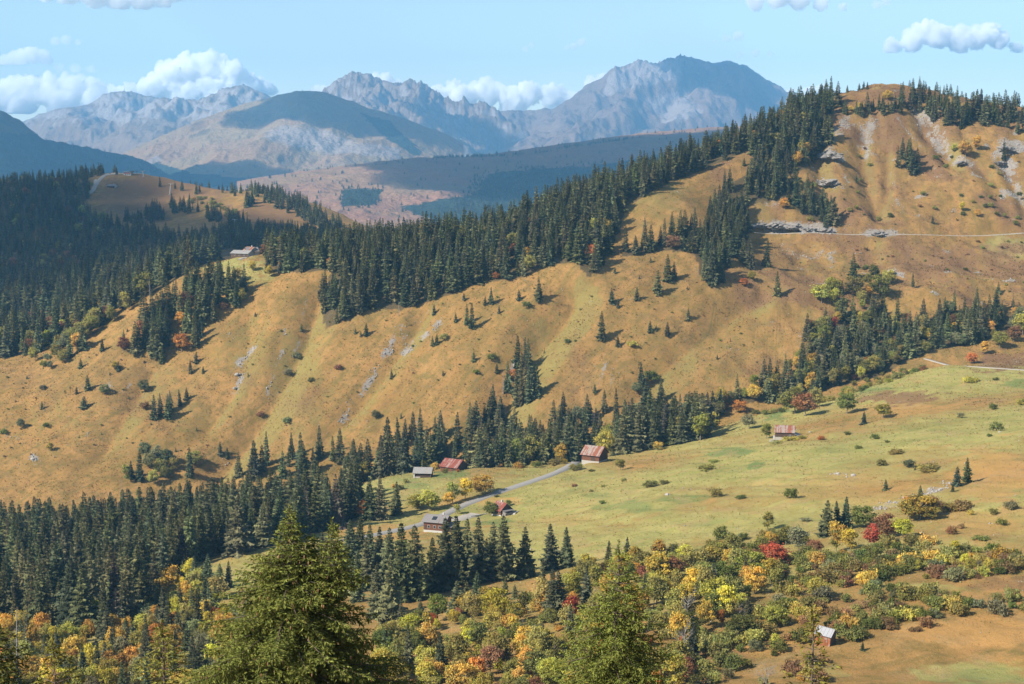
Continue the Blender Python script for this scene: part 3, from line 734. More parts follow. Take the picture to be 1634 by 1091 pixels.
def tree_shape(wid, lo, top, cr):
    def f(r):
        while True:
            q = r.uniform(-1, 1, 3)
            if np.dot(q, q) < 1 and np.dot(q, q) > 0.12: break
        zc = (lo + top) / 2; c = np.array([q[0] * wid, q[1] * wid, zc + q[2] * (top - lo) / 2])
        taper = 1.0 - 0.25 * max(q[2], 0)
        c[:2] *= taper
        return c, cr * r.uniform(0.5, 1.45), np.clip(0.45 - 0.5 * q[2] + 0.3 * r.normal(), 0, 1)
    return f
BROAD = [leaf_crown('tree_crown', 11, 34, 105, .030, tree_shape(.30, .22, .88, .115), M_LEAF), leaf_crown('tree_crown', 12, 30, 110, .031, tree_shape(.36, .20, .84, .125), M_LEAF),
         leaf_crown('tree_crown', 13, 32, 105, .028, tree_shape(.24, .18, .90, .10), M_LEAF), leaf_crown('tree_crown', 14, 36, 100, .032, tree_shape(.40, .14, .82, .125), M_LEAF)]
def limbs_mesh(seed, mat, top=0.72, spread=0.24, r0=0.018, nl=7, twigs=0):
    V, Fq = [], []; r = np.random.default_rng(seed)
    zs = np.linspace(-0.03, top, 6); ax = [np.array([r.uniform(-.01, .01), r.uniform(-.01, .01), z]) for z in zs]
    tube(V, Fq, ax, [r0 * (1 - 0.8 * max(z, 0) / top) for z in zs], 6)
    for i in range(nl):
        a = 6.283 * i / nl + r.uniform(-.4, .4); z = r.uniform(0.22, 0.85) * top
        L = spread * r.uniform(0.7, 1.2)
        p0 = np.array([0, 0, z]); d = np.array([math.cos(a), math.sin(a), r.uniform(0.5, 1.2)])
        p1 = p0 + d * L * 0.5; p2 = p0 + d * L + np.array([0, 0, L * .15])
        tube(V, Fq, [p0, p1, p2], [r0 * .5, r0 * .32, r0 * .1], 5)
        for k in range(twigs):
            q0 = p0 + (p2 - p0) * r.uniform(0.35, 1.0); dd = d / 1.3 + r.normal(size=3) * 0.7
            q1 = q0 + dd * L * 0.3
            tube(V, Fq, [q0, q1], [r0 * .22, r0 * .05], 3)
            for k2 in range(2):
                q2 = q0 + (q1 - q0) * r.uniform(.4, 1); tube(V, Fq, [q2, q2 + (dd + r.normal(size=3) * .7) * L * .2], [r0 * .12, r0 * .03], 3)
    return mesh_np('trunk', V, np.array(Fq), [mat], smooth=True)
BROAD_T = [limbs_mesh(s, M_TWIG, spread=.22) for s in (21, 22)]
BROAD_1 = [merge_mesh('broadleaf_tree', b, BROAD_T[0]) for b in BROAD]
DEAD = [limbs_mesh(31, M_GREY, .95, .2, .014, 16, 5), limbs_mesh(32, M_GREY, .8, .34, .016, 14, 7)]
def snag_mesh(seed):
    """dead conifer: bare grey pole with short broken side branches"""
    V, Fq = [], []; r = np.random.default_rng(seed)
    tube(V, Fq, [(0, 0, -.03), (.004, 0, .4), (0, .003, .75), (.002, 0, 1)], [.013, .010, .006, .0015], 6)
    for i in range(70):
        z = r.uniform(.12, .97); a = r.uniform(0, 6.28); L = .10 * (1 - z) ** .7 * r.uniform(.4, 1.2) + .012
        d = np.array([math.cos(a), math.sin(a), r.uniform(-.45, .1)])
        p = np.array([0, 0, z]); q = p + d * L; tube(V, Fq, [p, q], [.0028, .0008], 3)
        for k in range(3): c = p + (q - p) * r.uniform(.4, 1); tube(V, Fq, [c, c + np.array([r.normal(), r.normal(), -.6]) * L * .28], [.0012, .0005], 3)
    return mesh_np('snag', V, np.array(Fq), [M_GREY])
SNAG = snag_mesh(33)
def bush_shape(r):
    a = r.uniform(0, 6.28); q = math.sqrt(r.random())
    z = r.uniform(0.15, 0.78) * (1 - 0.45 * q * q)
    return np.array([math.cos(a) * q * .62, math.sin(a) * q * .62, z]), .24 * r.uniform(.5, 1.4), np.clip(r.normal(.4, .35), 0, 1)
BUSH = [leaf_crown('shrub', 41, 20, 70, .068, bush_shape, M_LEAF), leaf_crown('shrub', 42, 16, 75, .075, bush_shape, M_LEAF), leaf_crown('shrub', 43, 24, 60, .062, bush_shape, M_LEAF, ragged=.4)]

# ---- tints (what the foliage itself is coloured)
TINT = dict(
    spruce=((0.078, 0.086, 0.040), (0.165, 0.152, 0.068)), spruce_dark=((0.060, 0.073, 0.040), (0.128, 0.128, 0.064)), spruce_blue=((0.050, 0.068, 0.046), (0.085, 0.100, 0.062)), spruce_grey=((0.115, 0.095, 0.078), (0.070, 0.068, 0.045)),
    yellow=((0.620, 0.518, 0.065), (0.360, 0.317, 0.072)), gold=((0.619, 0.374, 0.079), (0.346, 0.259, 0.079)), orange=((0.605, 0.245, 0.065), (0.403, 0.216, 0.072)), red=((0.475, 0.108, 0.058), (0.317, 0.122, 0.065)), rust=((0.310, 0.151, 0.074), (0.216, 0.137, 0.070)),
    olive=((0.338, 0.295, 0.079), (0.202, 0.202, 0.070)), green=((0.180, 0.185, 0.046), (0.115, 0.130, 0.041)), greygreen=((0.245, 0.238, 0.113), (0.166, 0.170, 0.084)), lime=((0.475, 0.403, 0.079), (0.245, 0.238, 0.065)), brown=((0.354, 0.204, 0.094), (0.230, 0.163, 0.074)),
    mixed=((0.576, 0.374, 0.072), (0.187, 0.194, 0.060)))
WORD = dict(spruce='dark green', spruce_dark='dark green', spruce_blue='bluish green', spruce_grey='grey half-bare', yellow='bright yellow', gold='golden', orange='orange', red='red', rust='rusty brown', olive='olive green', green='green', greygreen='grey-green', lime='yellow-green', brown='brown', mixed='yellow and green')

# ---- the plan of plants: every plant is a record; later the largest become objects of their own
PLANTS = []
def plant(kind, px, py, hpx, tint=None, wide=1.0, label=None, group=None, dmin=300.0, must=False, zone_=None, pos=None):
    q = at(px, py, dmin) if pos is None else np.asarray(pos)
    if q[1] > 3100: return None
    h = hpx * q[1] / F if pos is None else hpx
    PLANTS.append(dict(kind=kind, p=q, h=h, px=F * h / q[1], col=px if pos is None else proj(*q)[0], row=py if pos is None else proj(*q)[1], tint=tint, wide=wide, label=label, group=group, must=must, zone=zone_))

def fill(poly, dmin, dmax, spacing, mix, zone_, hrange, keep=1.0, group=None, hidden=False, jitter=0.42, thin=None):
    """scatter plants over the ground whose foot projects into a photo polygon (between two distances)"""
    pxs = [p[0] for p in poly]
    xa = (min(pxs) - CX) / F; xb = (max(pxs) - CX) / F
    gx = np.arange(min(xa * dmin, xa * dmax), max(xb * dmin, xb * dmax), spacing); gy = np.arange(dmin, dmax, spacing)
    X, Y = np.meshgrid(gx, gy); X = X + (np.arange(len(gy)) % 2)[:, None] * spacing / 2
    X = (X + rng.uniform(-jitter, jitter, X.shape) * spacing).ravel(); Y = (Y + rng.uniform(-jitter, jitter, Y.shape).ravel().reshape(Y.shape) * spacing).ravel()
    Z = ground_z(X, Y); cx, cy = proj(X, Y, Z)
    ok = in_poly(cx, cy, poly) & (rng.random(X.shape) < keep)
    if thin is not None: ok &= fbm(X / thin, Y / thin, 2, 61) > -0.15
    kinds = [m[0] for m in mix]; pr = np.array([m[2] for m in mix], float); pr /= pr.sum()
    for x, y, z in zip(X[ok], Y[ok], Z[ok]):
        k = mix[rng.choice(len(mix), p=pr)]
        h = rng.uniform(*hrange) * k[3] if rng.random() < .82 else rng.uniform(*hrange) * k[3] * .62
        if not hidden and not seen(np.array(x), np.array(y), z + h * 0.9): continue
        PLANTS.append(dict(kind=k[0], p=np.array([x, y, z]), h=h, px=F * h / y, col=float(proj(x, y, z)[0]), row=float(proj(x, y, z)[1]), tint=k[1], wide=rng.uniform(.74, 1.28) if k[0] == 'spruce' else rng.uniform(.85, 1.15), label=None, group=group, must=False, zone=zone_))
# ------------------------------------------------------------------ what grows where
SP_ = lambda t, w_, s=1.0: ('spruce', t, w_, s)
BR = lambda t, w_, s=.6: ('broadleaf_tree', t, w_, s)
SH = lambda t, w_, s=.25: ('shrub', t, w_, s)
DARK = [SP_('spruce', 60), SP_('spruce_dark', 32), SP_('spruce_grey', 3.5)]
RIDGE = [SP_('spruce', 60), SP_('spruce_dark', 36), BR('gold', 1.2, .6), BR('olive', 1.6, .6), BR('orange', .7, .55), BR('rust', .8, .6)]
P_RIDGE = [(422, 436), (422, 405), (480, 396), (560, 388), (640, 390), (700, 386), (800, 372), (900, 325), (1000, 297), (1100, 256), (1200, 218), (1285, 172), (1310, 180), (1330, 215), (1318, 240),
           (1300, 262), (1250, 285), (1210, 288), (1195, 262), (1205, 236), (1150, 258), (1090, 284), (1040, 305), (1000, 330), (990, 360), (975, 400), (940, 445), (920, 418), (860, 428), (830, 445), (760, 452), (720, 470), (640, 495), (600, 490), (560, 508), (518, 525), (512, 470), (530, 432)]
P_RIDGE2 = [(1140, 330), (1160, 296), (1195, 276), (1255, 288), (1300, 312), (1335, 345), (1332, 362), (1290, 345), (1240, 322), (1195, 325), (1198, 365), (1165, 425), (1140, 450), (1118, 445), (1110, 405), (1060, 400), (1020, 408), (990, 408), (1000, 396), (1060, 380), (1120, 362)]
P_LEFT = [(-60, 900), (-60, 862), (0, 860), (200, 852), (350, 835), (450, 822), (545, 800), (570, 790), (575, 815), (545, 842), (430, 872), (380, 886), (330, 886), (290, 915), (262, 940), (240, 992), (195, 1015), (100, 1010), (-60, 1000)]
P_BAND = [(560, 790), (600, 762), (650, 738), (700, 735), (765, 738), (800, 732), (840, 728), (838, 830), (800, 830), (640, 830), (600, 810), (600, 740), (760, 705), (640, 722), (560, 745)]
P_BAND2 = [(838, 800), (925, 800), (1000, 780), (1060, 750), (1130, 730), (1130, 660), (1040, 690), (960, 705), (900, 700), (838, 705)]
P_MIX = [(1115, 682), (1150, 660), (1205, 640), (1280, 640), (1330, 618), (1400, 602), (1480, 560), (1560, 548), (1640, 530), (1640, 500), (1560, 490), (1500, 500), (1460, 520), (1400, 505), (1330, 500), (1290, 530), (1270, 590), (1200, 618), (1130, 655)]
P_BACK = [(-60, 610), (-60, 520), (60, 470), (120, 440), (200, 400), (300, 375), (430, 365), (430, 402), (410, 405), (365, 408), (330, 420), (285, 440), (240, 475), (200, 500), (150, 530), (60, 570), (0, 592)]
P_HILL = [(-60, 520), (-60, 275), (0, 285), (40, 285), (75, 280), (130, 270), (150, 272), (140, 284), (146, 290), (146, 312), (128, 330), (150, 346), (200, 362), (250, 380), (300, 384), (200, 405), (120, 445), (50, 480)]
P_CLEAR = [(90, 425), (150, 400), (200, 388), (190, 402), (120, 432)]
fill(P_RIDGE, 940, 1420, 6.0, RIDGE, 'ridge', (14, 24), .95)
fill(P_RIDGE2, 930, 1300, 6.8, RIDGE, 'slope_wood', (14, 22), .92)
fill([(415, 440), (560, 400), (700, 400), (800, 385), (930, 320), (930, 400), (800, 460), (430, 470)], 1075, 1200, 8.5, RIDGE, 'ridge', (17, 25), .8)
fill(P_LEFT, 470, 800, 6.4, [SP_('spruce', 60), SP_('spruce_dark', 34), SP_('spruce_grey', 3.5), BR('olive', 2, .6), BR('gold', .8, .5)], 'left_wood', (13, 27), .94)
fill(P_BAND, 792, 880, 5.6, [SP_('spruce', 60), SP_('spruce_dark', 40), BR('olive', 8), BR('gold', 4, .4), BR('greygreen', 5, .5)], 'meadow_wood', (17, 27), .95)
fill(P_BAND2, 796, 900, 5.7, [SP_('spruce', 60), SP_('spruce_dark', 30), BR('olive', 16), BR('lime', 12, .6), BR('gold', 8, .5), SP_('spruce_grey', 3)], 'barn_wood', (17, 26), .92)
fill(P_MIX, 830, 1100, 5.9, [SP_('spruce', 48), SP_('spruce_dark', 30), BR('greygreen', 15, .55), BR('olive', 18, .55), BR('lime', 9, .5), BR('gold', 8, .5), BR('orange', 3, .45), BR('rust', 3, .45), BR('red', 1, .45)], 'ravine_wood', (14, 22), .92)
fill(P_BACK, 1010, 1480, 8.2, [SP_('spruce', 50), SP_('spruce_dark', 40), SP_('spruce_grey', 3), BR('olive', 4), BR('rust', 1.5)], 'back_wood', (19, 29), .85)
fill(P_HILL, 1380, 2350, 11, [SP_('spruce_dark', 60), SP_('spruce', 30), BR('rust', 3, .7), BR('olive', 4, .7)], 'hill_wood', (13, 21), .9)
fill([(200, 372), (300, 385), (430, 375), (545, 380), (560, 400), (430, 402), (330, 400), (250, 390)], 1400, 2000, 9, DARK, 'hill_wood', (14, 21), .85)
fill([(395, 306), (440, 310), (500, 332), (550, 362), (540, 380), (470, 345), (430, 330)], 1750, 2300, 9, DARK, 'hill_wood', (12, 19), .8)
fill([(245, 296), (300, 303), (400, 308), (400, 318), (300, 310)], 2000, 2400, 12, DARK, 'hill_wood', (11, 17), .6)
fill([(285, 318), (345, 318), (400, 345), (370, 350), (310, 330)], 1800, 2250, 10, [SH('olive', 40, .35), SH('lime', 20, .35), BR('gold', 5, .4), SP_('spruce_dark', 8, .6)], 'hill_wood', (14, 22), .55)
for q in ([(228, 345), (245, 335), (262, 340), (262, 352), (235, 358)], [(272, 330), (316, 335), (316, 345), (272, 340)], [(196, 350), (225, 345), (228, 362), (200, 362)], [(365, 355), (390, 352), (388, 362), (366, 362)], [(330, 345), (352, 345), (352, 356), (330, 356)], [(390, 322), (405, 318), (405, 332), (392, 332)], [(182, 281), (200, 280), (200, 275), (182, 276)], [(130, 285), (176, 277), (172, 272), (130, 280)]):
    fill(q, 1600, 2350, 8, DARK, 'hill_wood', (13, 20), .85)
fill([(350, 366), (430, 368), (430, 390), (350, 385)], 1300, 1900, 9, DARK, 'hill_wood', (13, 19), .6)
# summit wood on the right
fill([(1255, 185), (1285, 175), (1340, 160), (1336, 172), (1318, 185), (1330, 215), (1260, 240)], 1150, 1400, 7.5, DARK, 'summit', (16, 24), .9)
fill([(1342, 172), (1385, 172), (1440, 168), (1440, 182), (1400, 186), (1342, 188)], 1150, 1400, 5.5, [SP_('spruce', 60), SP_('spruce_dark', 30), SH('gold', 6, .4)], 'summit', (9, 15), .9)
fill([(1434, 165), (1475, 150), (1500, 165), (1540, 172), (1546, 200), (1530, 212), (1490, 195), (1440, 178)], 1200, 1420, 6.5, DARK, 'summit', (13, 20), .9)
fill([(1548, 178), (1640, 188), (1640, 222), (1600, 205), (1550, 196)], 1200, 1420, 7, DARK, 'summit', (15, 23), .9)
fill([(1430, 265), (1448, 240), (1462, 262), (1466, 278), (1440, 275)], 1100, 1350, 5.5, DARK, 'summit', (15, 22), .95)
# clumps on the golden slope
fill([(205, 600), (225, 520), (285, 480), (300, 450), (390, 445), (400, 470), (380, 492), (330, 520), (312, 560), (280, 540), (262, 565), (225, 580)], 940, 1120, 5.9, [SP_('spruce', 50), SP_('spruce_dark', 36), SP_('spruce_grey', 7), BR('rust', 6), BR('orange', 2, .5), BR('olive', 6)], 'spur_wood', (15, 24), .88)
fill([(40, 560), (80, 530), (145, 505), (190, 500), (165, 535), (140, 560), (100, 580), (50, 580)], 940, 1120, 7.5, [BR('olive', 26, .62), BR('greygreen', 16, .62), SP_('spruce', 16), BR('rust', 12), BR('gold', 6), BR('lime', 8), SP_('spruce_grey', 4)], 'spur_wood', (14, 21), .8)
fill([(190, 770), (230, 730), (290, 735), (340, 740), (340, 760), (250, 775)], 830, 930, 7.5, [BR('greygreen', 40, .6), BR('olive', 20, .55), SP_('spruce_dark', 14)], 'slope_foot', (14, 20), .8)
fill([(360, 770), (400, 745), (520, 720), (560, 720), (560, 745), (470, 770)], 820, 930, 7.5, DARK, 'slope_foot', (14, 22), .75)
fill([(545, 775), (600, 725), (650, 700), (690, 690), (720, 705), (760, 700), (800, 690), (840, 690), (840, 740), (650, 760), (570, 780)], 815, 930, 7.5, DARK, 'slope_foot', (15, 23), .7)
fill([(735, 700), (770, 665), (800, 655), (810, 690), (760, 712)], 840, 940, 7, DARK, 'slope_foot', (14, 21), .7)
fill([(800, 645), (812, 600), (835, 575), (858, 600), (866, 640), (830, 655)], 880, 1000, 7, [SP_('spruce', 50), SP_('spruce_dark', 40), SP_('spruce_grey', 6), BR('orange', 3, .6)], 'gully_wood', (16, 23), .8)
fill([(850, 690), (880, 665), (960, 655), (1020, 650), (1060, 640), (1060, 660), (960, 680), (870, 700)], 850, 940, 7.5, [SP_('spruce', 50), BR('greygreen', 16, .6), SP_('spruce_dark', 30)], 'slope_foot', (13, 19), .75)
fill([(1290, 500), (1340, 440), (1420, 440), (1430, 480), (1360, 500)], 1000, 1120, 9, [BR('lime', 18, .6), BR('olive', 20, .6), BR('greygreen', 10, .55), SP_('spruce', 10), BR('gold', 5, .5)], 'ravine_wood', (13, 19), .5)
fill([(1180, 255), (1300, 260), (1330, 360), (1250, 350), (1200, 330)], 1080, 1260, 7.5, [SH('olive', 30, .3), SP_('spruce', 14, .5), BR('gold', 4, .4), SH('green', 20, .3)], 'rock_slope', (9, 16), .30)
fill([(1340, 210), (1640, 260), (1640, 366), (1340, 366)], 1080, 1320, 6.5, [SH('olive', 40, .26), SH('green', 30, .26), SH('rust', 10, .2), SH('brown', 14, .2), BR('gold', 2, .3), SP_('spruce_dark', 4, .4)], 'rock_slope', (8, 16), .26, thin=30)
fill([(1340, 380), (1640, 385), (1640, 470), (1440, 450), (1340, 430)], 1000, 1180, 6.5, [SH('olive', 40, .20), SH('green', 20, .26), SH('rust', 30, .16), SH('brown', 20, .18)], 'heath_slope', (8, 14), .30, thin=24)
fill([(0, 600), (300, 470), (520, 440), (900, 440), (1100, 420), (1250, 460), (1200, 600), (900, 650), (600, 690), (300, 720), (0, 740)], 880, 1090, 10, [SH('green', 40, .13), SH('olive', 40, .12), SH('rust', 10, .10), SP_('spruce_dark', 40, .17), SP_('spruce', 20, .26)], 'slope', (8, 15), .17, thin=50)
fill([(0, 600), (300, 470), (520, 440), (900, 440), (1100, 420), (1250, 400), (1634, 400), (1634, 470), (1250, 500), (1200, 600), (900, 650), (600, 690), (300, 720), (0, 740)], 880, 1120, 7, [SH('green', 30, .07), SH('olive', 50, .10), SH('rust', 14, .08), SH('brown', 20, .08)], 'slope', (7, 16), .34, thin=22)
# autumn thicket in the lower middle and right
THICK = [BR('gold', 18, .8), BR('yellow', 9, .8), BR('lime', 26, .8), BR('olive', 54, .8), BR('mixed', 30, .8), BR('orange', 8, .7), BR('red', 1.8, .6), BR('rust', 9, .7), BR('green', 12, .8), BR('greygreen', 10, .7), SH('olive', 20, .4), SH('gold', 12, .4), SP_('spruce_dark', 5, 1.2)]
fill([(560, 1110), (590, 1040), (640, 1015), (720, 975), (790, 970), (850, 960), (920, 930), (960, 920), (1010, 905), (1090, 890), (1130, 885), (1200, 880), (1230, 905), (1250, 950), (1200, 985), (1140, 1010), (1110, 1060), (1090, 1110)], 330, 560, 5.0, THICK, 'thicket', (4.2, 12), .74)
fill([(240, 905), (300, 905), (330, 940), (350, 1000), (420, 1000), (560, 1040), (560, 1120), (60, 1120), (100, 1030), (190, 1010), (245, 985)], 350, 560, 5.8, [BR('gold', 24, .8), BR('lime', 18, .8), BR('olive', 24, .8), BR('yellow', 10, .8), BR('greygreen', 22, .8), SP_('spruce_dark', 34, 1.3), BR('orange', 2.5, .7)], 'left_thicket', (7, 12), .85)
fill([(-40, 1000), (100, 1000), (100, 1120), (-40, 1120)], 380, 530, 6, [BR('gold', 24, .8), BR('lime', 18, .8), BR('olive', 24, .8), BR('orange', 4, .7), SP_('spruce_dark', 24, 1.3)], 'left_thicket', (7, 11), .8)
SCRUB = [SH('olive', 40, .62), SH('green', 30, .6), SH('brown', 18, .5), SH('rust', 6, .5), SH('gold', 9, .6), SH('lime', 8, .6), SH('greygreen', 14, .6), BR('yellow', 1.5, .7), BR('lime', 2.5, .8)]
for q, k_ in (([(1180, 905), (1300, 885), (1440, 890), (1480, 905), (1380, 935), (1300, 940), (1230, 925)], .8), ([(1200, 985), (1260, 945), (1350, 960), (1420, 930), (1500, 950), (1640, 955), (1640, 985), (1560, 980), (1480, 1000), (1350, 1010), (1250, 1000)], .66),
              ([(1440, 900), (1500, 880), (1640, 880), (1640, 910), (1540, 930), (1480, 925)], .8), ([(1100, 1050), (1160, 1000), (1240, 1010), (1300, 1030), (1240, 1045), (1180, 1080), (1120, 1110)], .55), ([(1190, 1090), (1260, 1060), (1330, 1045), (1300, 1100)], .30),
              ([(1310, 990), (1380, 1000), (1380, 1020), (1345, 1022)], .8), ([(1370, 880), (1480, 860), (1540, 840), (1500, 880), (1440, 900)], .4), ([(1130, 870), (1230, 850), (1290, 870), (1200, 890)], .35), ([(1500, 830), (1640, 800), (1640, 860), (1540, 850)], .07), ([(1030, 790), (1300, 720), (1640, 640), (1640, 760), (1300, 800), (1100, 840)], .010)):
    fill(q, 330, 760, 4.0, SCRUB, 'scrub', (4.0, 8.5), k_)
# green undergrowth at the stream and wood edges
fill([(1190, 665), (1250, 640), (1330, 620), (1480, 575), (1480, 590), (1330, 640), (1240, 660)], 780, 960, 6, [SH('olive', 30, .35), SH('lime', 12, .35), BR('gold', 4, .4), SH('rust', 5, .3), SH('green', 20, .35)], 'ravine_wood', (8, 13), .5)
fill([(560, 795), (700, 748), (840, 738), (930, 728), (925, 738), (840, 748), (700, 757), (580, 805)], 700, 830, 6, [SH('olive', 30, .4), SH('gold', 16, .4), SH('orange', 4, .3), SH('green', 20, .35)], 'meadow_wood', (8, 12), .35)
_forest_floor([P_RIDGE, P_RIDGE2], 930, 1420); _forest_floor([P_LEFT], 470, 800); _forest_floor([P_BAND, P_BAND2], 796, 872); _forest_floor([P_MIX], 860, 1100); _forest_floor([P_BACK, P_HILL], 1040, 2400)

# ---- single plants one can point at: (column, row of the foot, height in photo pixels, tint, width)
S1 = [(140, 622, 26), (122, 629, 13), (67, 653, 14), (134, 651, 20, 1.5), (129, 587, 17), (189, 592, 17), (163, 560, 20), (197, 555, 30), (259, 580, 30), (304, 597, 24), (313, 579, 18), (324, 596, 12), (246, 670, 42), (256, 664, 38), (267, 667, 40), (287, 648, 28), (298, 638, 20), (272, 655, 34),
      (481, 528, 13), (352, 725, 22), (362, 730, 18), (740, 479, 13), (784, 485, 28), (828, 480, 18), (860, 482, 38, 1.2), (796, 500, 13), (774, 487, 15), (752, 526, 44), (744, 520, 36), (693, 502, 17), (727, 514, 16), (584, 536, 21), (567, 533, 11), (576, 538, 10), (690, 552, 17), (697, 549, 18),
      (756, 577, 17), (793, 594, 16), (625, 604, 16), (707, 601, 10), (838, 584, 46, .8), (845, 641, 62), (825, 646, 60), (856, 634, 55), (788, 662, 50, .8), (774, 679, 32), (750, 685, 45), (659, 699, 45), (635, 709, 45), (646, 705, 38), (960, 543, 48), (976, 484, 26), (986, 492, 13), (1016, 479, 22), (1049, 469, 40), (1066, 450, 46), (1076, 446, 30),
      (1037, 530, 20), (1047, 528, 11), (1065, 536, 24), (986, 552, 18), (981, 436, 11), (1038, 419, 10), (1023, 618, 42), (949, 628, 16), (1240, 473, 42, 1.2), (1135, 452, 72, .75), (1142, 450, 60, .75), (1153, 451, 30), (1196, 428, 52), (1186, 420, 45), (1223, 424, 45), (1098, 511, 20), (1457, 458, 25), (1593, 468, 18), (1616, 489, 16), (1602, 256, 34, .7), (1310, 345, 22), (1465, 276, 16), (1317, 362, 26),
      (1378, 142, 13), (1384, 142, 12), (1371, 144, 12), (1352, 148, 13), (1334, 156, 16), (1324, 158, 14)]
for s_ in S1: plant('spruce', *s_[:3], 'spruce' if rng.random() < .5 else 'spruce_dark', s_[3] if len(s_) > 3 else 1.0, must=True, zone_='summit' if s_[1] < 170 else 'rock_slope' if s_[1] < 380 else 'slope', dmin=850)
S2 = [(591, 829, 72), (608, 829, 72), (632, 822, 57), (552, 832, 66), (622, 992, 112), (600, 985, 95), (642, 960, 135), (660, 952, 122), (672, 958, 80), (688, 945, 95), (710, 942, 125), (730, 932, 116), (745, 925, 105), (762, 930, 112), (805, 926, 112), (790, 920, 95), (836, 922, 88), (880, 908, 78, 1.15), (905, 906, 70), (730, 982, 60, 1.25), (745, 975, 52), (761, 966, 60), (775, 925, 70),
      (822, 956, 26), (806, 950, 30), (883, 990, 88), (893, 985, 80), (865, 965, 60), (640, 998, 40), (672, 988, 34), (570, 960, 90), (545, 950, 80), (590, 900, 70), (560, 890, 66), (575, 880, 60), (530, 905, 60), (560, 925, 95), (620, 930, 95), (520, 900, 50), (515, 885, 40), (605, 915, 80), (585, 940, 88), (535, 930, 70),
      (365, 938, 46), (350, 936, 40), (330, 945, 50), (322, 925, 26), (340, 888, 36), (295, 925, 44), (240, 980, 75, 1.2), (262, 1010, 78), (298, 1015, 44)]
for s_ in S2: plant('spruce', *s_[:3], rng.choice(['spruce', 'spruce_dark', 'spruce']), (s_[3] if len(s_) > 3 else 1.0) * 1.18, must=True, zone_='chalet_wood' if s_[0] > 500 else 'left_glade')
S3 = [(1543, 769, 42), (1526, 776, 34), (1413, 783, 20), (1468, 806, 34), (1319, 856, 62), (1349, 846, 58), (1336, 850, 54), (1169, 922, 58), (1189, 928, 42), (1103, 1055, 66), (1379, 677, 22), (1148, 660, 42), (1138, 668, 46), (1075, 700, 72), (1095, 692, 66), (1060, 706, 60), (1105, 690, 60), (1520, 785, 14), (970, 905, 46), (985, 910, 44), (1000, 905, 52), (1460, 750, 8), (1376, 1040, 16)]
for s_ in S3: plant('spruce', *s_[:3], 'spruce' if rng.random() < .6 else 'spruce_blue', 1.15, must=True, zone_='meadow')
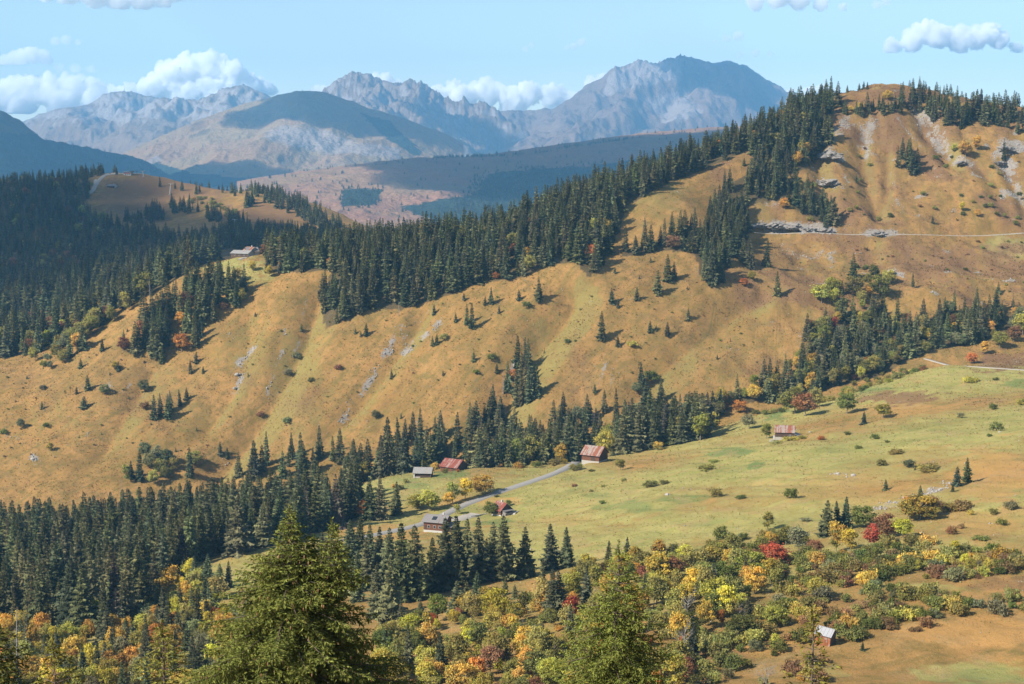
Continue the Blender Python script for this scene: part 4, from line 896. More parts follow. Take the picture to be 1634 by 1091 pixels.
for x_, y_, h_, t_, w_, z_ in [  # broadleaf trees with a place of their own
    (290, 563, 32, 'orange', 1.0, 'slope'), (197, 563, 26, 'rust', 1.0, 'slope'), (230, 628, 24, 'greygreen', 1.0, 'slope'), (183, 590, 14, 'lime', 1, 'slope'), (69, 587, 13, 'lime', 1, 'slope'), (80, 590, 14, 'greygreen', 1, 'slope'), (48, 556, 22, 'red', 1.1, 'slope'), (80, 720, 15, 'lime', 1, 'slope'), (167, 630, 19, 'greygreen', 1, 'slope'), (33, 684, 18, 'greygreen', 1, 'slope'),
    (818, 614, 24, 'orange', 1, 'slope'), (1015, 631, 20, 'greygreen', 1.1, 'slope'), (599, 668, 16, 'greygreen', 1, 'slope'), (1199, 448, 17, 'lime', 1, 'slope'), (1187, 458, 15, 'orange', 1.3, 'slope'), (1311, 485, 32, 'lime', 1.3, 'slope'), (1330, 486, 28, 'lime', 1.1, 'slope'), (1362, 472, 36, 'olive', .9, 'slope'), (1403, 475, 40, 'green', 1, 'slope'), (1395, 446, 24, 'green', 1, 'slope'),
    (430, 442, 20, 'yellow', .8, 'slope'), (402, 432, 18, 'gold', .8, 'slope'), (447, 432, 14, 'orange', .9, 'slope'), (1252, 336, 20, 'gold', 1, 'rock_slope'), (1278, 242, 15, 'lime', 1, 'rock_slope'), (1291, 335, 16, 'olive', 1, 'rock_slope'), (1372, 178, 13, 'gold', 1.3, 'summit'), (1416, 160, 18, 'gold', 1, 'summit'), (1222, 196, 16, 'orange', .9, 'ridge'), (1540, 252, 26, 'gold', 1.2, 'rock_slope'), (1558, 240, 24, 'gold', 1, 'rock_slope'), (1522, 245, 14, 'lime', 1, 'rock_slope'), (1535, 338, 16, 'yellow', 1, 'rock_slope'), (1560, 348, 14, 'gold', 1, 'rock_slope'),
    (1352, 660, 34, 'green', 1.35, 'meadow'), (1410, 667, 25, 'lime', 1.35, 'meadow'), (1268, 660, 46, 'olive', 1.25, 'meadow'), (1285, 664, 40, 'rust', 1.2, 'meadow'), (1300, 650, 32, 'olive', 1.2, 'meadow'), (1223, 700, 27, 'lime', 1.1, 'barn'), (1398, 590, 22, 'yellow', 1.0, 'ravine_wood'), (1425, 580, 20, 'olive', 1.2, 'ravine_wood'), (1110, 695, 22, 'gold', 1, 'barn_wood'), (1195, 685, 26, 'greygreen', 1.1, 'barn_wood'), (1180, 660, 24, 'orange', 1.1, 'barn_wood'),
    (1570, 565, 22, 'gold', 1.2, 'ravine_wood'), (1595, 555, 28, 'lime', 1.2, 'ravine_wood'), (1618, 545, 26, 'rust', 1.3, 'ravine_wood'), (1632, 535, 34, 'lime', 1.2, 'ravine_wood'), (1550, 580, 20, 'orange', 1.1, 'ravine_wood'),
    (579, 826, 30, 'orange', 1.1, 'meadow_wood'), (685, 815, 34, 'lime', 1.5, 'roadside'), (665, 812, 26, 'lime', 1.3, 'roadside'), (742, 797, 36, 'yellow', 1.1, 'roadside'), (722, 803, 36, 'olive', 1.1, 'roadside'), (770, 788, 34, 'gold', 1.3, 'roadside'), (715, 806, 22, 'gold', 1.2, 'roadside'), (730, 820, 18, 'olive', 1.2, 'roadside'), (782, 824, 26, 'green', 1.2, 'chalet'), (812, 808, 12, 'green', 1.5, 'roadside'), (676, 752, 18, 'yellow', 1, 'meadow_wood'), (692, 748, 12, 'gold', 1.2, 'meadow_wood'), (660, 752, 14, 'gold', 1.2, 'meadow_wood'), (990, 750, 20, 'olive', 1.5, 'meadow'), (915, 752, 14, 'olive', 1.3, 'roadside'), (925, 750, 11, 'olive', 1.3, 'roadside'),
    (965, 730, 44, 'lime', 1.0, 'barn_wood'), (980, 726, 36, 'olive', 1.0, 'barn_wood'), (845, 730, 36, 'lime', 1, 'barn_wood'), (880, 735, 40, 'greygreen', 1.0, 'barn_wood'), (1050, 718, 16, 'gold', 1.2, 'barn_wood'),
    (1377, 842, 40, 'green', 1.15, 'maples'), (1334, 880, 52, 'mixed', 1.0, 'maples'), (1355, 882, 44, 'yellow', 1.1, 'maples'), (1393, 873, 40, 'red', 1.0, 'maples'), (1412, 858, 44, 'rust', 1.0, 'maples'), (1441, 858, 34, 'yellow', 1.3, 'maples'), (1468, 830, 46, 'mixed', 1.5, 'maples'), (1450, 826, 34, 'orange', 1.5, 'maples'), (1484, 822, 34, 'rust', 1.2, 'maples'), (1274, 882, 46, 'greygreen', 1.25, 'maples'), (1254, 870, 34, 'green', 1.0, 'maples'), (1234, 905, 42, 'red', 1.4, 'maples'), (1196, 898, 30, 'rust', 1.2, 'maples'), (1152, 871, 34, 'green', .95, 'meadow'), (1225, 846, 32, 'olive', 1.0, 'meadow'), (1300, 885, 26, 'rust', 1.4, 'maples'), (1230, 872, 26, 'gold', 1.1, 'maples'), (1523, 888, 26, 'yellow', 1.2, 'meadow'), (1400, 890, 26, 'green', 1.2, 'maples'),
    (1115, 955, 30, 'green', 1.2, 'thicket'), (911, 992, 44, 'red', 1.1, 'thicket'), (792, 985, 52, 'yellow', 1.1, 'thicket'), (780, 970, 40, 'mixed', 1.2, 'thicket'), (868, 985, 66, 'olive', .9, 'thicket'), (1050, 930, 50, 'mixed', 1.25, 'thicket'), (1075, 925, 40, 'rust', 1.2, 'thicket'), (1155, 985, 56, 'yellow', 1.0, 'thicket'), (1160, 890, 26, 'orange', 1.2, 'thicket'), (1135, 905, 40, 'lime', 1.1, 'thicket'), (1305, 952, 34, 'lime', 1.3, 'maples'), (1235, 1000, 40, 'lime', 1.2, 'maples'), (1185, 1015, 40, 'green', 1.5, 'scrub'), (1295, 1012, 46, 'olive', .9, 'hut'),
    (275, 945, 46, 'gold', 1.0, 'left_glade'), (150, 1005, 58, 'lime', .7, 'left_glade'), (178, 1010, 40, 'yellow', .8, 'left_glade'), (230, 1030, 40, 'gold', .7, 'left_glade'), (295, 985, 40, 'gold', 1.2, 'left_glade'), (325, 1000, 40, 'lime', 1.2, 'left_glade'), (125, 985, 60, 'olive', .7, 'left_glade'), (50, 1050, 60, 'gold', .6, 'left_glade'), (82, 1045, 50, 'yellow', .7, 'left_glade'), (340, 960, 44, 'olive', 1.2, 'left_glade')]:
    plant('broadleaf_tree', x_, y_, h_, t_, w_, must=True, zone_=z_)
for x_, y_, h_, t_, w_, z_ in [(70, 621, 11, 'greygreen', 1, 'slope'), (7, 694, 10, 'green', 1, 'slope'), (73, 681, 9, 'green', 1, 'slope'), (76, 574, 11, 'greygreen', 1, 'slope'), (460, 674, 13, 'greygreen', 1.1, 'slope'), (415, 665, 10, 'rust', 1, 'slope'), (459, 599, 13, 'greygreen', 1, 'slope'), (474, 572, 12, 'greygreen', 1, 'slope'), (496, 609, 9, 'green', 1, 'slope'), (539, 589, 10, 'rust', 1, 'slope'),
    (234, 652, 16, 'brown', 1, 'slope'), (708, 543, 12, 'olive', 1, 'slope'), (784, 575, 11, 'green', 1.2, 'slope'), (762, 597, 9, 'green', 1.2, 'slope'), (840, 490, 10, 'green', 1.4, 'slope'), (906, 548, 9, 'green', 1.1, 'slope'), (1011, 553, 12, 'lime', 1.3, 'slope'), (1040, 609, 20, 'green', 1.1, 'slope'), (1548, 609, 12, 'lime', 1.9, 'meadow'), (1589, 607, 6, 'green', 1.4, 'meadow'), (1369, 716, 9, 'green', 1.2, 'meadow'), (1430, 724, 10, 'olive', 2.2, 'meadow'), (1038, 777, 13, 'green', 1.7, 'meadow'), (1060, 772, 8, 'olive', 1.8, 'meadow'), (945, 752, 5, 'green', 2, 'meadow'), (963, 777, 6, 'olive', 1.4, 'meadow'), (963, 803, 8, 'green', 1.3, 'meadow'), (995, 768, 6, 'olive', 1.4, 'meadow'), (918, 776, 6, 'brown', 1.6, 'meadow'), (944, 785, 5, 'olive', 1.3, 'meadow'), (792, 793, 5, 'green', 1.6, 'roadside'),
    (1182, 796, 8, 'green', 1.7, 'meadow'), (1130, 750, 12, 'olive', 2.2, 'meadow'), (1140, 738, 8, 'olive', 2, 'meadow'), (1285, 832, 8, 'greygreen', 2, 'meadow'), (1180, 860, 12, 'greygreen', 1.2, 'meadow'), (1480, 752, 14, 'olive', 2.2, 'meadow'), (1564, 863, 12, 'green', 1.9, 'meadow'), (1530, 812, 22, 'brown', 1.5, 'maples'), (1515, 815, 16, 'olive', 2, 'maples'), (1310, 702, 9, 'orange', 1.2, 'barn'), (1240, 708, 7, 'olive', 2.5, 'barn'), (1262, 703, 9, 'lime', 2.6, 'barn'), (1460, 1008, 10, 'brown', 1.7, 'meadow'), (1355, 1024, 26, 'green', 1.3, 'hut'), (1370, 1020, 22, 'green', 1.3, 'hut'), (1280, 700, 6, 'lime', 2.0, 'barn'), (1352, 694, 7, 'green', 1.5, 'meadow'), (1416, 706, 5, 'green', 1.5, 'meadow')]:
    plant('shrub', x_, y_, h_, t_, w_, must=True, zone_=z_)
for x_, y_, h_, k_ in [(1180, 985, 28, 1), (1222, 1100, 46, 1), (1093, 1060, 70, 0), (840, 1035, 46, 1), (28, 1090, 130, 2), (82, 880, 60, 2), (1098, 1000, 60, 0), (240, 480, 40, 2), (320, 500, 36, 2), (285, 430, 30, 2), (803, 631, 40, 2), (636, 505, 26, 2), (195, 800, 40, 2)]:
    plant('dead_tree', x_, y_, h_, k_, 1.0, must=True, zone_='dead')
# ------------------------------------------------------------------ plants become objects
PLACE = dict(ridge='in the ridge forest', slope_wood='in the wood below the ridge', left_wood='in the left wood', meadow_wood='above the meadow', barn_wood='behind the barn by the road', ravine_wood='in the wooded ravine',
             back_wood='in the shaded wood', hill_wood='on the shaded far hill', summit='on the round summit', spur_wood='on the spur under the farm', slope_foot='at the slope foot', gully_wood='in the steep gully', rock_slope='on the rocky slope', heath_slope='below the mountain road', slope='on the golden slope',
             thicket='in the autumn thicket', left_thicket='in the lower left thicket', scrub='in the scrub band', chalet_wood='below the chalets', left_glade='at the lower left glade', meadow='on the green meadow', roadside='beside the meadow road', barn='beside the upper barn', chalet='against the hidden chalet', maples='in the maple row', hut='beside the hut', dead='')
NOUN = dict(spruce='spruce', broadleaf_tree='broadleaf tree', shrub='bush', dead_tree='dead tree')
CAT = dict(spruce='spruce', broadleaf_tree='tree', shrub='shrub', dead_tree='dead tree')
MARKS = [(380, 400, 'the farm'), (620, 560, 'the double scree'), (390, 590, 'the pale rock patches'), (1265, 362, 'the road cutting'), (824, 580, 'the pale rock face'), (950, 725, 'the rust-roofed barn'), (722, 742, 'the red-roofed barn'), (674, 756, 'the grey-roofed shed'), (692, 840, 'the brown chalet'), (800, 815, 'the hidden chalet'), (1255, 692, 'the upper barn'), (1318, 1015, 'the silver hut'),
         (1318, 225, 'the grey screes'), (1490, 215, 'the summit gully'), (1610, 260, 'the right-hand crags'), (1550, 600, 'the upper path'), (1465, 800, 'the stony track'), (205, 277, 'the lift station'), (910, 970, 'the red maple'), (970, 595, 'the bare scars'), (1310, 480, 'the yellow-green clump'), (560, 690, 'the slope foot'), (340, 880, 'the glade'), (1000, 440, 'the wood corner'), (480, 900, 'the big front spruce'), (1000, 1000, 'the thin front spruce')]
def near_mark(px, py):
    best = min(MARKS, key=lambda m: math.hypot(m[0] - px, m[1] - py)); d = math.hypot(best[0] - px, best[1] - py)
    if d > 150: return ''
    dx, dy = px - best[0], py - best[1]
    return ('left of ' if dx < 0 else 'right of ') + best[2] if abs(dx) > abs(dy) else ('above ' if dy < 0 else 'below ') + best[2]
def size_word(k, h):
    a, b, c = dict(spruce=(9, 16, 22), broadleaf_tree=(5, 8, 12), shrub=(1.4, 2.4, 4), dead_tree=(5, 9, 15))[k]
    return 'tiny' if h < a else 'small' if h < b else 'middle-sized' if h < c else 'tall' if k != 'shrub' else 'large'
LIMIT = dict(spruce=292, broadleaf_tree=270, shrub=230, dead_tree=30)
# nothing grows on top of, or hides, the buildings
KEEP_CLEAR = [(950, 741, 44, 34), (721, 750, 42, 22), (674, 764, 36, 24), (692, 852, 44, 34), (1252, 701, 54, 24), (1316, 1032, 48, 40), (388, 410, 56, 20), (203, 281, 30, 14), (178, 300, 26, 8), (795, 826, 30, 26)]
def blocks(p):
    for cx_, ry_, w_, h_ in KEEP_CLEAR:
        half = p['px'] * .24 * p['wide'] * (2.2 if p['kind'] != 'spruce' else .8)
        if abs(p['col'] - cx_) < w_ / 2 + half * .6 and p['row'] > ry_ - h_ * .5 and p['row'] - p['px'] < ry_ - h_ * .25: return True
    return False
PLANTS = [p for p in PLANTS if p['must'] or not blocks(p)]
PLANTS = [p for p in PLANTS if -60 < p['col'] < 1694]
single, rest = [], {k: [] for k in LIMIT}
for k in LIMIT:
    L = sorted([p for p in PLANTS if p['kind'] == k and 0 < p['col'] < 1634 and p['row'] - 0.8 * p['px'] < 1088], key=lambda p: -(p['px'] * p['wide'] ** .5 + (400 if p['must'] else 0)))
    single += L[:LIMIT[k]]; ids = {id(p) for p in L[:LIMIT[k]]}
    rest[k] = [p for p in PLANTS if p['kind'] == k and id(p) not in ids]
# ---- labels: look, then place, then a landmark, then row and order from the left among those still alike
from collections import defaultdict
def nth(i):
    return f"{i}{'th' if 10 <= i % 100 <= 20 else {1: 'st', 2: 'nd', 3: 'rd'}.get(i % 10, 'th')}"
for p in single:
    k = p['kind']; wd = size_word(k, p['h'])
    if k == 'spruce': wd += ' broad' if p['wide'] > 1.07 else ' narrow' if p['wide'] < .93 else ''
    look = f"{wd} bare grey dead tree" if k == 'dead_tree' else f"{wd} {WORD[p['tint']]} {NOUN[k]}"
    p['look'] = look; p['mk'] = near_mark(p['col'], p['row'] - p['px'] / 2)
    p['group'] = ' '.join(f"{NOUN[k]}s {PLACE[p['zone']]}".split()) if k != 'shrub' else f"bushes {PLACE[p['zone']]}"
    p['label'] = ' '.join(f"{look} {PLACE[p['zone']]} {p['mk']}".split())
    if len(p['label'].split()) > 16: p['label'] = ' '.join(f"{look} {p['mk'] or PLACE[p['zone']]}".split())
def split_up(ps, base_):
    """tell alike plants apart by their row and then their order from the left"""
    if len(ps) > 9:
        ps.sort(key=lambda p: p['row']); n3 = [ps[:len(ps) // 3], ps[len(ps) // 3:2 * len(ps) // 3], ps[2 * len(ps) // 3:]]
    else: n3 = [ps]
    for part, w_ in zip(n3, ('back row', 'middle row', 'front row')):
        part.sort(key=lambda p: p['col'])
        for i, p in enumerate(part):
            o_ = 'leftmost' if i == 0 else 'rightmost' if i == len(part) - 1 else f'{nth(i + 1)} from left'
            p['label'] = f"{base_}, {w_} {o_}" if len(n3) > 1 else f"{base_}, {o_}"
byl = defaultdict(list); bys = defaultdict(list)
for p in single: byl[p['label']].append(p)
for ps in byl.values():
    if len(ps) > 1:
        for p in ps: bys[' '.join(f"{p['look']} {p['mk'] or PLACE[p['zone']]}".split())].append(p)
for b_, ps in bys.items(): split_up(ps, b_)
def variant(p):
    """which of the prototypes suits this plant"""
    r_ = int(abs(p['p'][0] * 7.3 + p['p'][1] * 3.1) * 10)
    if p['kind'] == 'spruce': return (5 if p['h'] < 9 else [0, 1, 2, 3, 4, 1, 2, 0][r_ % 8])
    return r_ % (4 if p['kind'] == 'broadleaf_tree' else 3)
def scale_of(p):
    s = p['h'] * (1.0 if p['kind'] != 'broadleaf_tree' else 1.05); wv = p['wide'] * (1.0 if p['kind'] != 'shrub' else .85)
    return (s * wv, s * wv, s)
def tints(p):
    t1, t2 = TINT[p['tint']]; g = random.uniform(.68, 1.38); a = [random.uniform(.9, 1.1) for _ in range(3)]
    return [c * g * b for c, b in zip(t1, a)], [c * g * b for c, b in zip(t2, a)]
PROTO = {}
def realize(p):
    k = p['kind']; v = variant(p) if k != 'dead_tree' else p['tint']; x, y, z = p['p']
    dz = 0.15 if k != 'shrub' else 0.1
    if k == 'dead_tree':
        me = SNAG if v == 2 else DEAD[v]
        o = link('dead_tree', me, loc=(x, y, z - dz))
    elif k == 'shrub':
        o = link('shrub', BUSH[v], loc=(x, y, z - dz)); PROTO.setdefault((k, v), o)
    else:
        crown, tr, one = (SPRUCE[v], SPRUCE_T, SPRUCE_1[v]) if k == 'spruce' else (BROAD[v], BROAD_T[v % 2], BROAD_1[v])
        big_enough = p['px'] > 34 or (k, v) not in PROTO
        if big_enough:
            o = link(k, None, loc=(x, y, z - dz))
            c = link('crown', crown, o); link('trunk', tr, o)
            t1, t2 = tints(p); c['tint'] = t1; c['tint2'] = t2
            PROTO.setdefault((k, v), c)
        else:
            o = link(k, one, loc=(x, y, z - dz))
    o.scale = scale_of(p); o.rotation_euler = (random.uniform(-.035, .035), random.uniform(-.035, .035), random.uniform(0, 6.28))
    if k != 'dead_tree' and o.type == 'MESH':
        t1, t2 = tints(p); o['tint'] = t1; o['tint2'] = t2
    tag(o, p['label'], CAT[k], p['group'])
for p in sorted(single, key=lambda p: -p['px']): realize(p)

def scatter(name, recs, protos):
    """the plants past the countable ones: one object, instances of the same crowns on points"""
    if not recs: return
    n_ = len(recs)
    me = bpy.data.meshes.new(name); me.vertices.add(n_)
    me.vertices.foreach_set('co', np.array([r['p'] for r in recs], np.float32).ravel())
    t = [tints(r) for r in recs]
    set_attr(me, 'tint', np.array([a for a, b in t])); set_attr(me, 'tint2', np.array([b for a, b in t]))
    set_attr(me, 'size', np.array([scale_of(r) for r in recs]))
    set_attr(me, 'turn', np.array([(0, 0, random.uniform(0, 6.28)) for r in recs]))
    a = me.attributes.new('pick', 'INT', 'POINT'); a.data.foreach_set('value', np.array([variant(r) % len(protos) for r in recs], np.int32))
    g = bpy.data.node_groups.new(name, 'GeometryNodeTree')
    g.interface.new_socket('Geometry', in_out='INPUT', socket_type='NodeSocketGeometry'); g.interface.new_socket('Geometry', in_out='OUTPUT', socket_type='NodeSocketGeometry')
    gi = g.nodes.new('NodeGroupInput'); go = g.nodes.new('NodeGroupOutput'); iop = g.nodes.new('GeometryNodeInstanceOnPoints'); j = g.nodes.new('GeometryNodeJoinGeometry')
    for pr in reversed(protos):
        oi = g.nodes.new('GeometryNodeObjectInfo'); oi.inputs['Object'].default_value = pr; oi.inputs['As Instance'].default_value = True
        oi.transform_space = 'ORIGINAL'; g.links.new(oi.outputs['Geometry'], j.inputs[0])
    def na(nm, typ):
        q = g.nodes.new('GeometryNodeInputNamedAttribute'); q.data_type = typ; q.inputs[0].default_value = nm; return q.outputs[0]
    g.links.new(gi.outputs[0], iop.inputs['Points']); g.links.new(j.outputs[0], iop.inputs['Instance'])
    iop.inputs['Pick Instance'].default_value = True
    g.links.new(na('pick', 'INT'), iop.inputs['Instance Index']); g.links.new(na('size', 'FLOAT_VECTOR'), iop.inputs['Scale'])
    er = g.nodes.new('FunctionNodeEulerToRotation'); g.links.new(na('turn', 'FLOAT_VECTOR'), er.inputs[0]); g.links.new(er.outputs[0], iop.inputs['Rotation'])
    g.links.new(iop.outputs[0], go.inputs[0])
    o = link(name, me); mo = o.modifiers.new('plants', 'NODES'); mo.node_group = g
    return tag(o, kind='stuff')
scatter('spruce_forest', rest['spruce'], [PROTO[('spruce', i)] for i in range(6) if ('spruce', i) in PROTO])
scatter('broadleaf_woodland', rest['broadleaf_tree'], [PROTO[('broadleaf_tree', i)] for i in range(4) if ('broadleaf_tree', i) in PROTO])
scatter('undergrowth', rest['shrub'], [PROTO[('shrub', i)] for i in range(3) if ('shrub', i) in PROTO])
# ------------------------------------------------------------------ far-off trees on the distant hills (specks in the picture)
def far_trees(name, key, n, dens, hr, tint='spruce_dark', seed=0):
    X, Y, Z, PX_, PY_ = far[key][1]; r = np.random.default_rng(seed)
    vis = np.maximum.accumulate((Z / Y)[::1], axis=0) <= (Z / Y) + 1e-4
    wgt = np.clip(dens(PX_, PY_), 0, 1) * vis * (np.abs(PX_ - 817) < 900); wgt = wgt.ravel() / wgt.sum()
    idx = r.choice(wgt.size, n, p=wgt); step = abs(X[0, 1] - X[0, 0])
    recs = []
    nc_ = X.shape[1]
    for i in idx:
        a, b = divmod(i, nc_); a2 = min(a + 1, X.shape[0] - 1); b2 = min(b + 1, nc_ - 1); fa, fb = r.random(), r.random()
        q = [(M[a, b] * (1 - fa) + M[a2, b] * fa) * (1 - fb) + (M[a, b2] * (1 - fa) + M[a2, b2] * fa) * fb for M in (X, Y, Z)]
        recs.append(dict(kind='spruce', p=np.array(q) - (0, 0, .5), h=r.uniform(*hr), tint=tint, wide=1.25))
    scatter(name, recs, [PROTO[('spruce', 5)], PROTO[('spruce', 3)]])
far_trees('far_trees', 'heath', 1900, lambda px, py: np.where(in_poly(px, py, [(480, 294), (600, 268), (740, 252), (780, 275), (760, 310), (700, 318), (560, 330)]), 0.012 + .10 * np.clip(fbm(px / 26, py / 10, 3, 77), 0, 1), 0.04) + 1.0 * soft_poly([(545, 300), (610, 300), (600, 325), (545, 330)], 6)(px, py)
          + 1.0 * soft_poly([(755, 278), (850, 272), (1000, 262), (1000, 300), (820, 340), (700, 340), (740, 315)], 8)(px, py) + 1.6 * (line_dist(px, py, [(690, 251), (800, 249), (860, 244), (905, 235), (1010, 221)])[0] < 1.5), (9, 15), seed=3)
far_trees('far_trees', 'dome', 300, lambda px, py: 0.02 + sstep(262, 285, py) * .6 + .5 * np.clip(fbm(px / 26, py / 10, 3, 78) - .2, 0, 1), (10, 16), seed=4)
far_trees('far_trees', 'wooded', 1500, lambda px, py: 0.2 + sstep(205, 230, py), (9, 15), seed=5)

# ------------------------------------------------------------------ foreground spruces: branches, branchlets and needle shoots
def shoots_mesh(name, p, d, l, w, tone, leaf, seed):
    r = np.random.default_rng(seed); n = len(p)
    u = np.cross(d, r.normal(size=(n, 3))); u /= np.linalg.norm(u, axis=1)[:, None] + 1e-9
    m = p + d * (l * .45)[:, None]
    V = np.stack([p, m + u * w[:, None], p + d * l[:, None], m - u * w[:, None]], 1).reshape(-1, 3)
    me = mesh_np(name, V, np.arange(n * 4).reshape(-1, 4), [M_NEEDLE]); set_attr(me, 'leaf', leaf, 'FACE'); set_attr(me, 'clump', tone, 'FACE')
    return me
def big_spruce(px, row_top, d, rad, seed, label, step=.30, nb=7, dense=1.0, lean=0.0, leaders=(), cones=0, tint=None, detail=7.0, flat=.5, bare_top=0.0, r0=.16, base_z=None, arm=0.11):
    r = np.random.default_rng(seed)
    top = P(px, row_top, d); gz = float(ground_z(top[0], top[1])); H = top[2] - gz
    root = link('spruce', None, loc=(top[0] - lean * H, top[1], gz - .2))
    BV, BF = [], []; p_, d_, l_, w_, tn_, lf_ = [], [], [], [], [], []; CV, CF = [], []
    def axis(z): return np.array([lean * z + .03 * math.sin(z * 1.3 + seed), .03 * math.cos(z * 1.1), z])
    TV, TF = [], []
    zs = np.linspace(-.1, H + .15, 22)
    tube(TV, TF, [axis(z) for z in zs], [max(.008, r0 * (1 - z / (H + .3)) ** .8) for z in zs], 8)
    def add_shoots(q0, q1, ll, spacing, tone):
        L = np.linalg.norm(q1 - q0); n = max(2, int(L / spacing)); f = (q1 - q0) / (L + 1e-9)
        t = (np.arange(n) + r.random(n)) / n
        pts = q0 + (q1 - q0) * t[:, None]
        sd = r.normal(size=(n, 3)); sd -= (sd @ f)[:, None] * f; sd /= np.linalg.norm(sd, axis=1)[:, None] + 1e-9; sd[:, 2] *= .55
        dd = f * r.uniform(.5, 1.1, n)[:, None] + sd * .8; dd /= np.linalg.norm(dd, axis=1)[:, None]
        p_.append(pts); d_.append(dd); l_.append(ll * 1.2 * r.uniform(.6, 1.3, n)); w_.append(np.full(n, .021) * r.uniform(.7, 1.4, n)); tn_.append(np.clip(tone + .25 * t + .2 * r.normal(size=n), 0, 1)); lf_.append(r.random(n))
    def branch(b0, az, L, up, tone, coarse):
        dr = np.array([math.cos(az), math.sin(az), 0]); sd = np.array([-math.sin(az), math.cos(az), 0]); bend = r.uniform(-.18, .18)
        def sp(s): return b0 + dr * L * s + sd * L * bend * s * s + np.array([0, 0, L * (up * s - (.55 * flat + .12) * s * s + .42 * flat * s ** 3)])
        ss = np.linspace(0, 1, 5); tube(BV, BF, [sp(s) for s in ss], [max(.004, (.012 + .010 * L) * (1 - .9 * s)) for s in ss], 4)
        nsec = max(3, int(L / (arm * coarse)))
        for i in range(nsec):
            s = .12 + .88 * (i + r.random()) / nsec
            q = sp(s); fw = sp(min(1, s + .05)) - sp(s - .05); fw /= np.linalg.norm(fw) + 1e-9
            sg = -1 if i % 2 else 1
            L2 = (.16 + .30 * L * (1 - s) ** .7 * r.uniform(.5, 1.2)) * (.6 + .4 * min(1, L)); L2 = min(L2, .75)
            dirn = fw * r.uniform(.45, .9) + sd * sg * r.uniform(.5, 1.0) + np.array([0, 0, r.uniform(-.75, .1) * (flat + .35)])
            dirn /= np.linalg.norm(dirn)
            q1 = q + dirn * L2 + np.array([0, 0, -.12 * L2])
            add_shoots(q, q1, .135, .040 * coarse / dense, tone + .3 * s)
            if L2 > .3:
                for k in range(2):
                    c = q + (q1 - q) * r.uniform(.25, .8); dd = dirn + r.normal(size=3) * .6; dd[2] -= .25; add_shoots(c, c + dd / np.linalg.norm(dd) * L2 * .45, .12, .045 * coarse / dense, tone + .3 * s)
            if cones and coarse == 1 and r.random() < cones * s and L > .6:
                cz = q1 + np.array([0, 0, -.02]); b_ = len(CV)
                for rr2, zz in ((.012, 0), (.026, -.035), (.024, -.10), (.006, -.15)):
                    for k in range(5): CV.append(cz + np.array([rr2 * math.cos(1.257 * k), rr2 * math.sin(1.257 * k), zz]))
                for j in range(3):
                    for k in range(5): CF.append((b_ + j * 5 + k, b_ + j * 5 + (k + 1) % 5, b_ + j * 5 + 5 + (k + 1) % 5, b_ + j * 5 + 5 + k))
        add_shoots(sp(.75), sp(1.04), .12, .03 * coarse, tone + .5)
    for (ox, oy, cut) in [(0, 0, 0)] + list(leaders):
        z = H - cut; stem = np.array([ox, oy, 0.0])
        if cut:
            tube(TV, TF, [axis(H - cut - 3.2), axis(H - cut - 1.6) + stem * .7, axis(H - cut) + stem], [.05, .035, .006], 6)
        zb = z; stop = (H - detail) if not cut else H - cut - 2.4
        add_shoots(axis(z - .7) + stem, axis(z + .08) + stem, .10, .015, .7)
        while zb > (.6 if not cut else stop):
            depth = H - zb if not cut else (z - zb) * .8
            coarse = 1 if zb > H - detail else 3.4
            R_ = rad(depth)
            thin = 1.0 if depth > bare_top else .35
            if R_ > .05:
                a0 = r.uniform(0, 6.28); n_ = nb if depth > .5 else 5
                for k in range(n_):
                    if r.random() > thin: continue
                    branch(axis(zb) + stem * min(1, max(0, 1)), a0 + 6.283 * (k + r.uniform(-.25, .25)) / n_, R_ * r.uniform(.55, 1.12), .55 - .5 * min(1, depth / 4), .15 + .2 * r.random(), coarse)
                for k in range(max(1, nb // 3)):
                    if r.random() > thin: continue
                    branch(axis(zb - step * .5) + stem, r.uniform(0, 6.28), R_ * r.uniform(.25, .6), .4 - .4 * min(1, depth / 4), .15 + .2 * r.random(), coarse)
            zb -= step * coarse * r.uniform(.85, 1.15) * (.8 if depth < 1 else 1)
    link('trunk', mesh_np('trunk', TV, np.array(TF), [M_BARK], smooth=True), root)
    link('branches', mesh_np('branches', BV, np.array(BF), [M_BARK]), root)['kind'] = 'stuff'
    c = link('crown', shoots_mesh('crown', np.concatenate(p_), np.concatenate(d_), np.concatenate(l_), np.concatenate(w_), np.concatenate(tn_), np.concatenate(lf_), seed), root)
    c['tint'], c['tint2'] = tint or ((.052, .070, .020), (.215, .225, .052))  # inner crown shade and sunlit yellow-green tips painted into the two tints
    if CF:
        m, nt_ = new_mat('cone_brown'); n = N(nt_); n.out(n.mix(n.noise(n.pos(), 40, 2), (.16, .085, .04), (.30, .17, .085)), .8)
        link('cones', mesh_np('cones', CV, np.array(CF), [m]), root)['kind'] = 'stuff'
    tag(root, label, 'spruce', 'spruces close in front of the viewer')
    return root
big_spruce(462, 800, 55, lambda h: np.interp(h, [0, .4, 1.0, 1.7, 2.3, 3.0, 4.2, 5.2, 6.4, 8, 12], [.05, .22, .52, .95, 1.7, 2.35, 3.2, 3.9, 4.5, 5.0, 5.2]), 5, 'big two-topped spruce hung with brown cones, largest tree in front', step=.25, nb=10, dense=1.0, arm=.095, leaders=((1.55, -.2, .45), (.75, .5, 1.2)), cones=.10, detail=7.2, r0=.2)
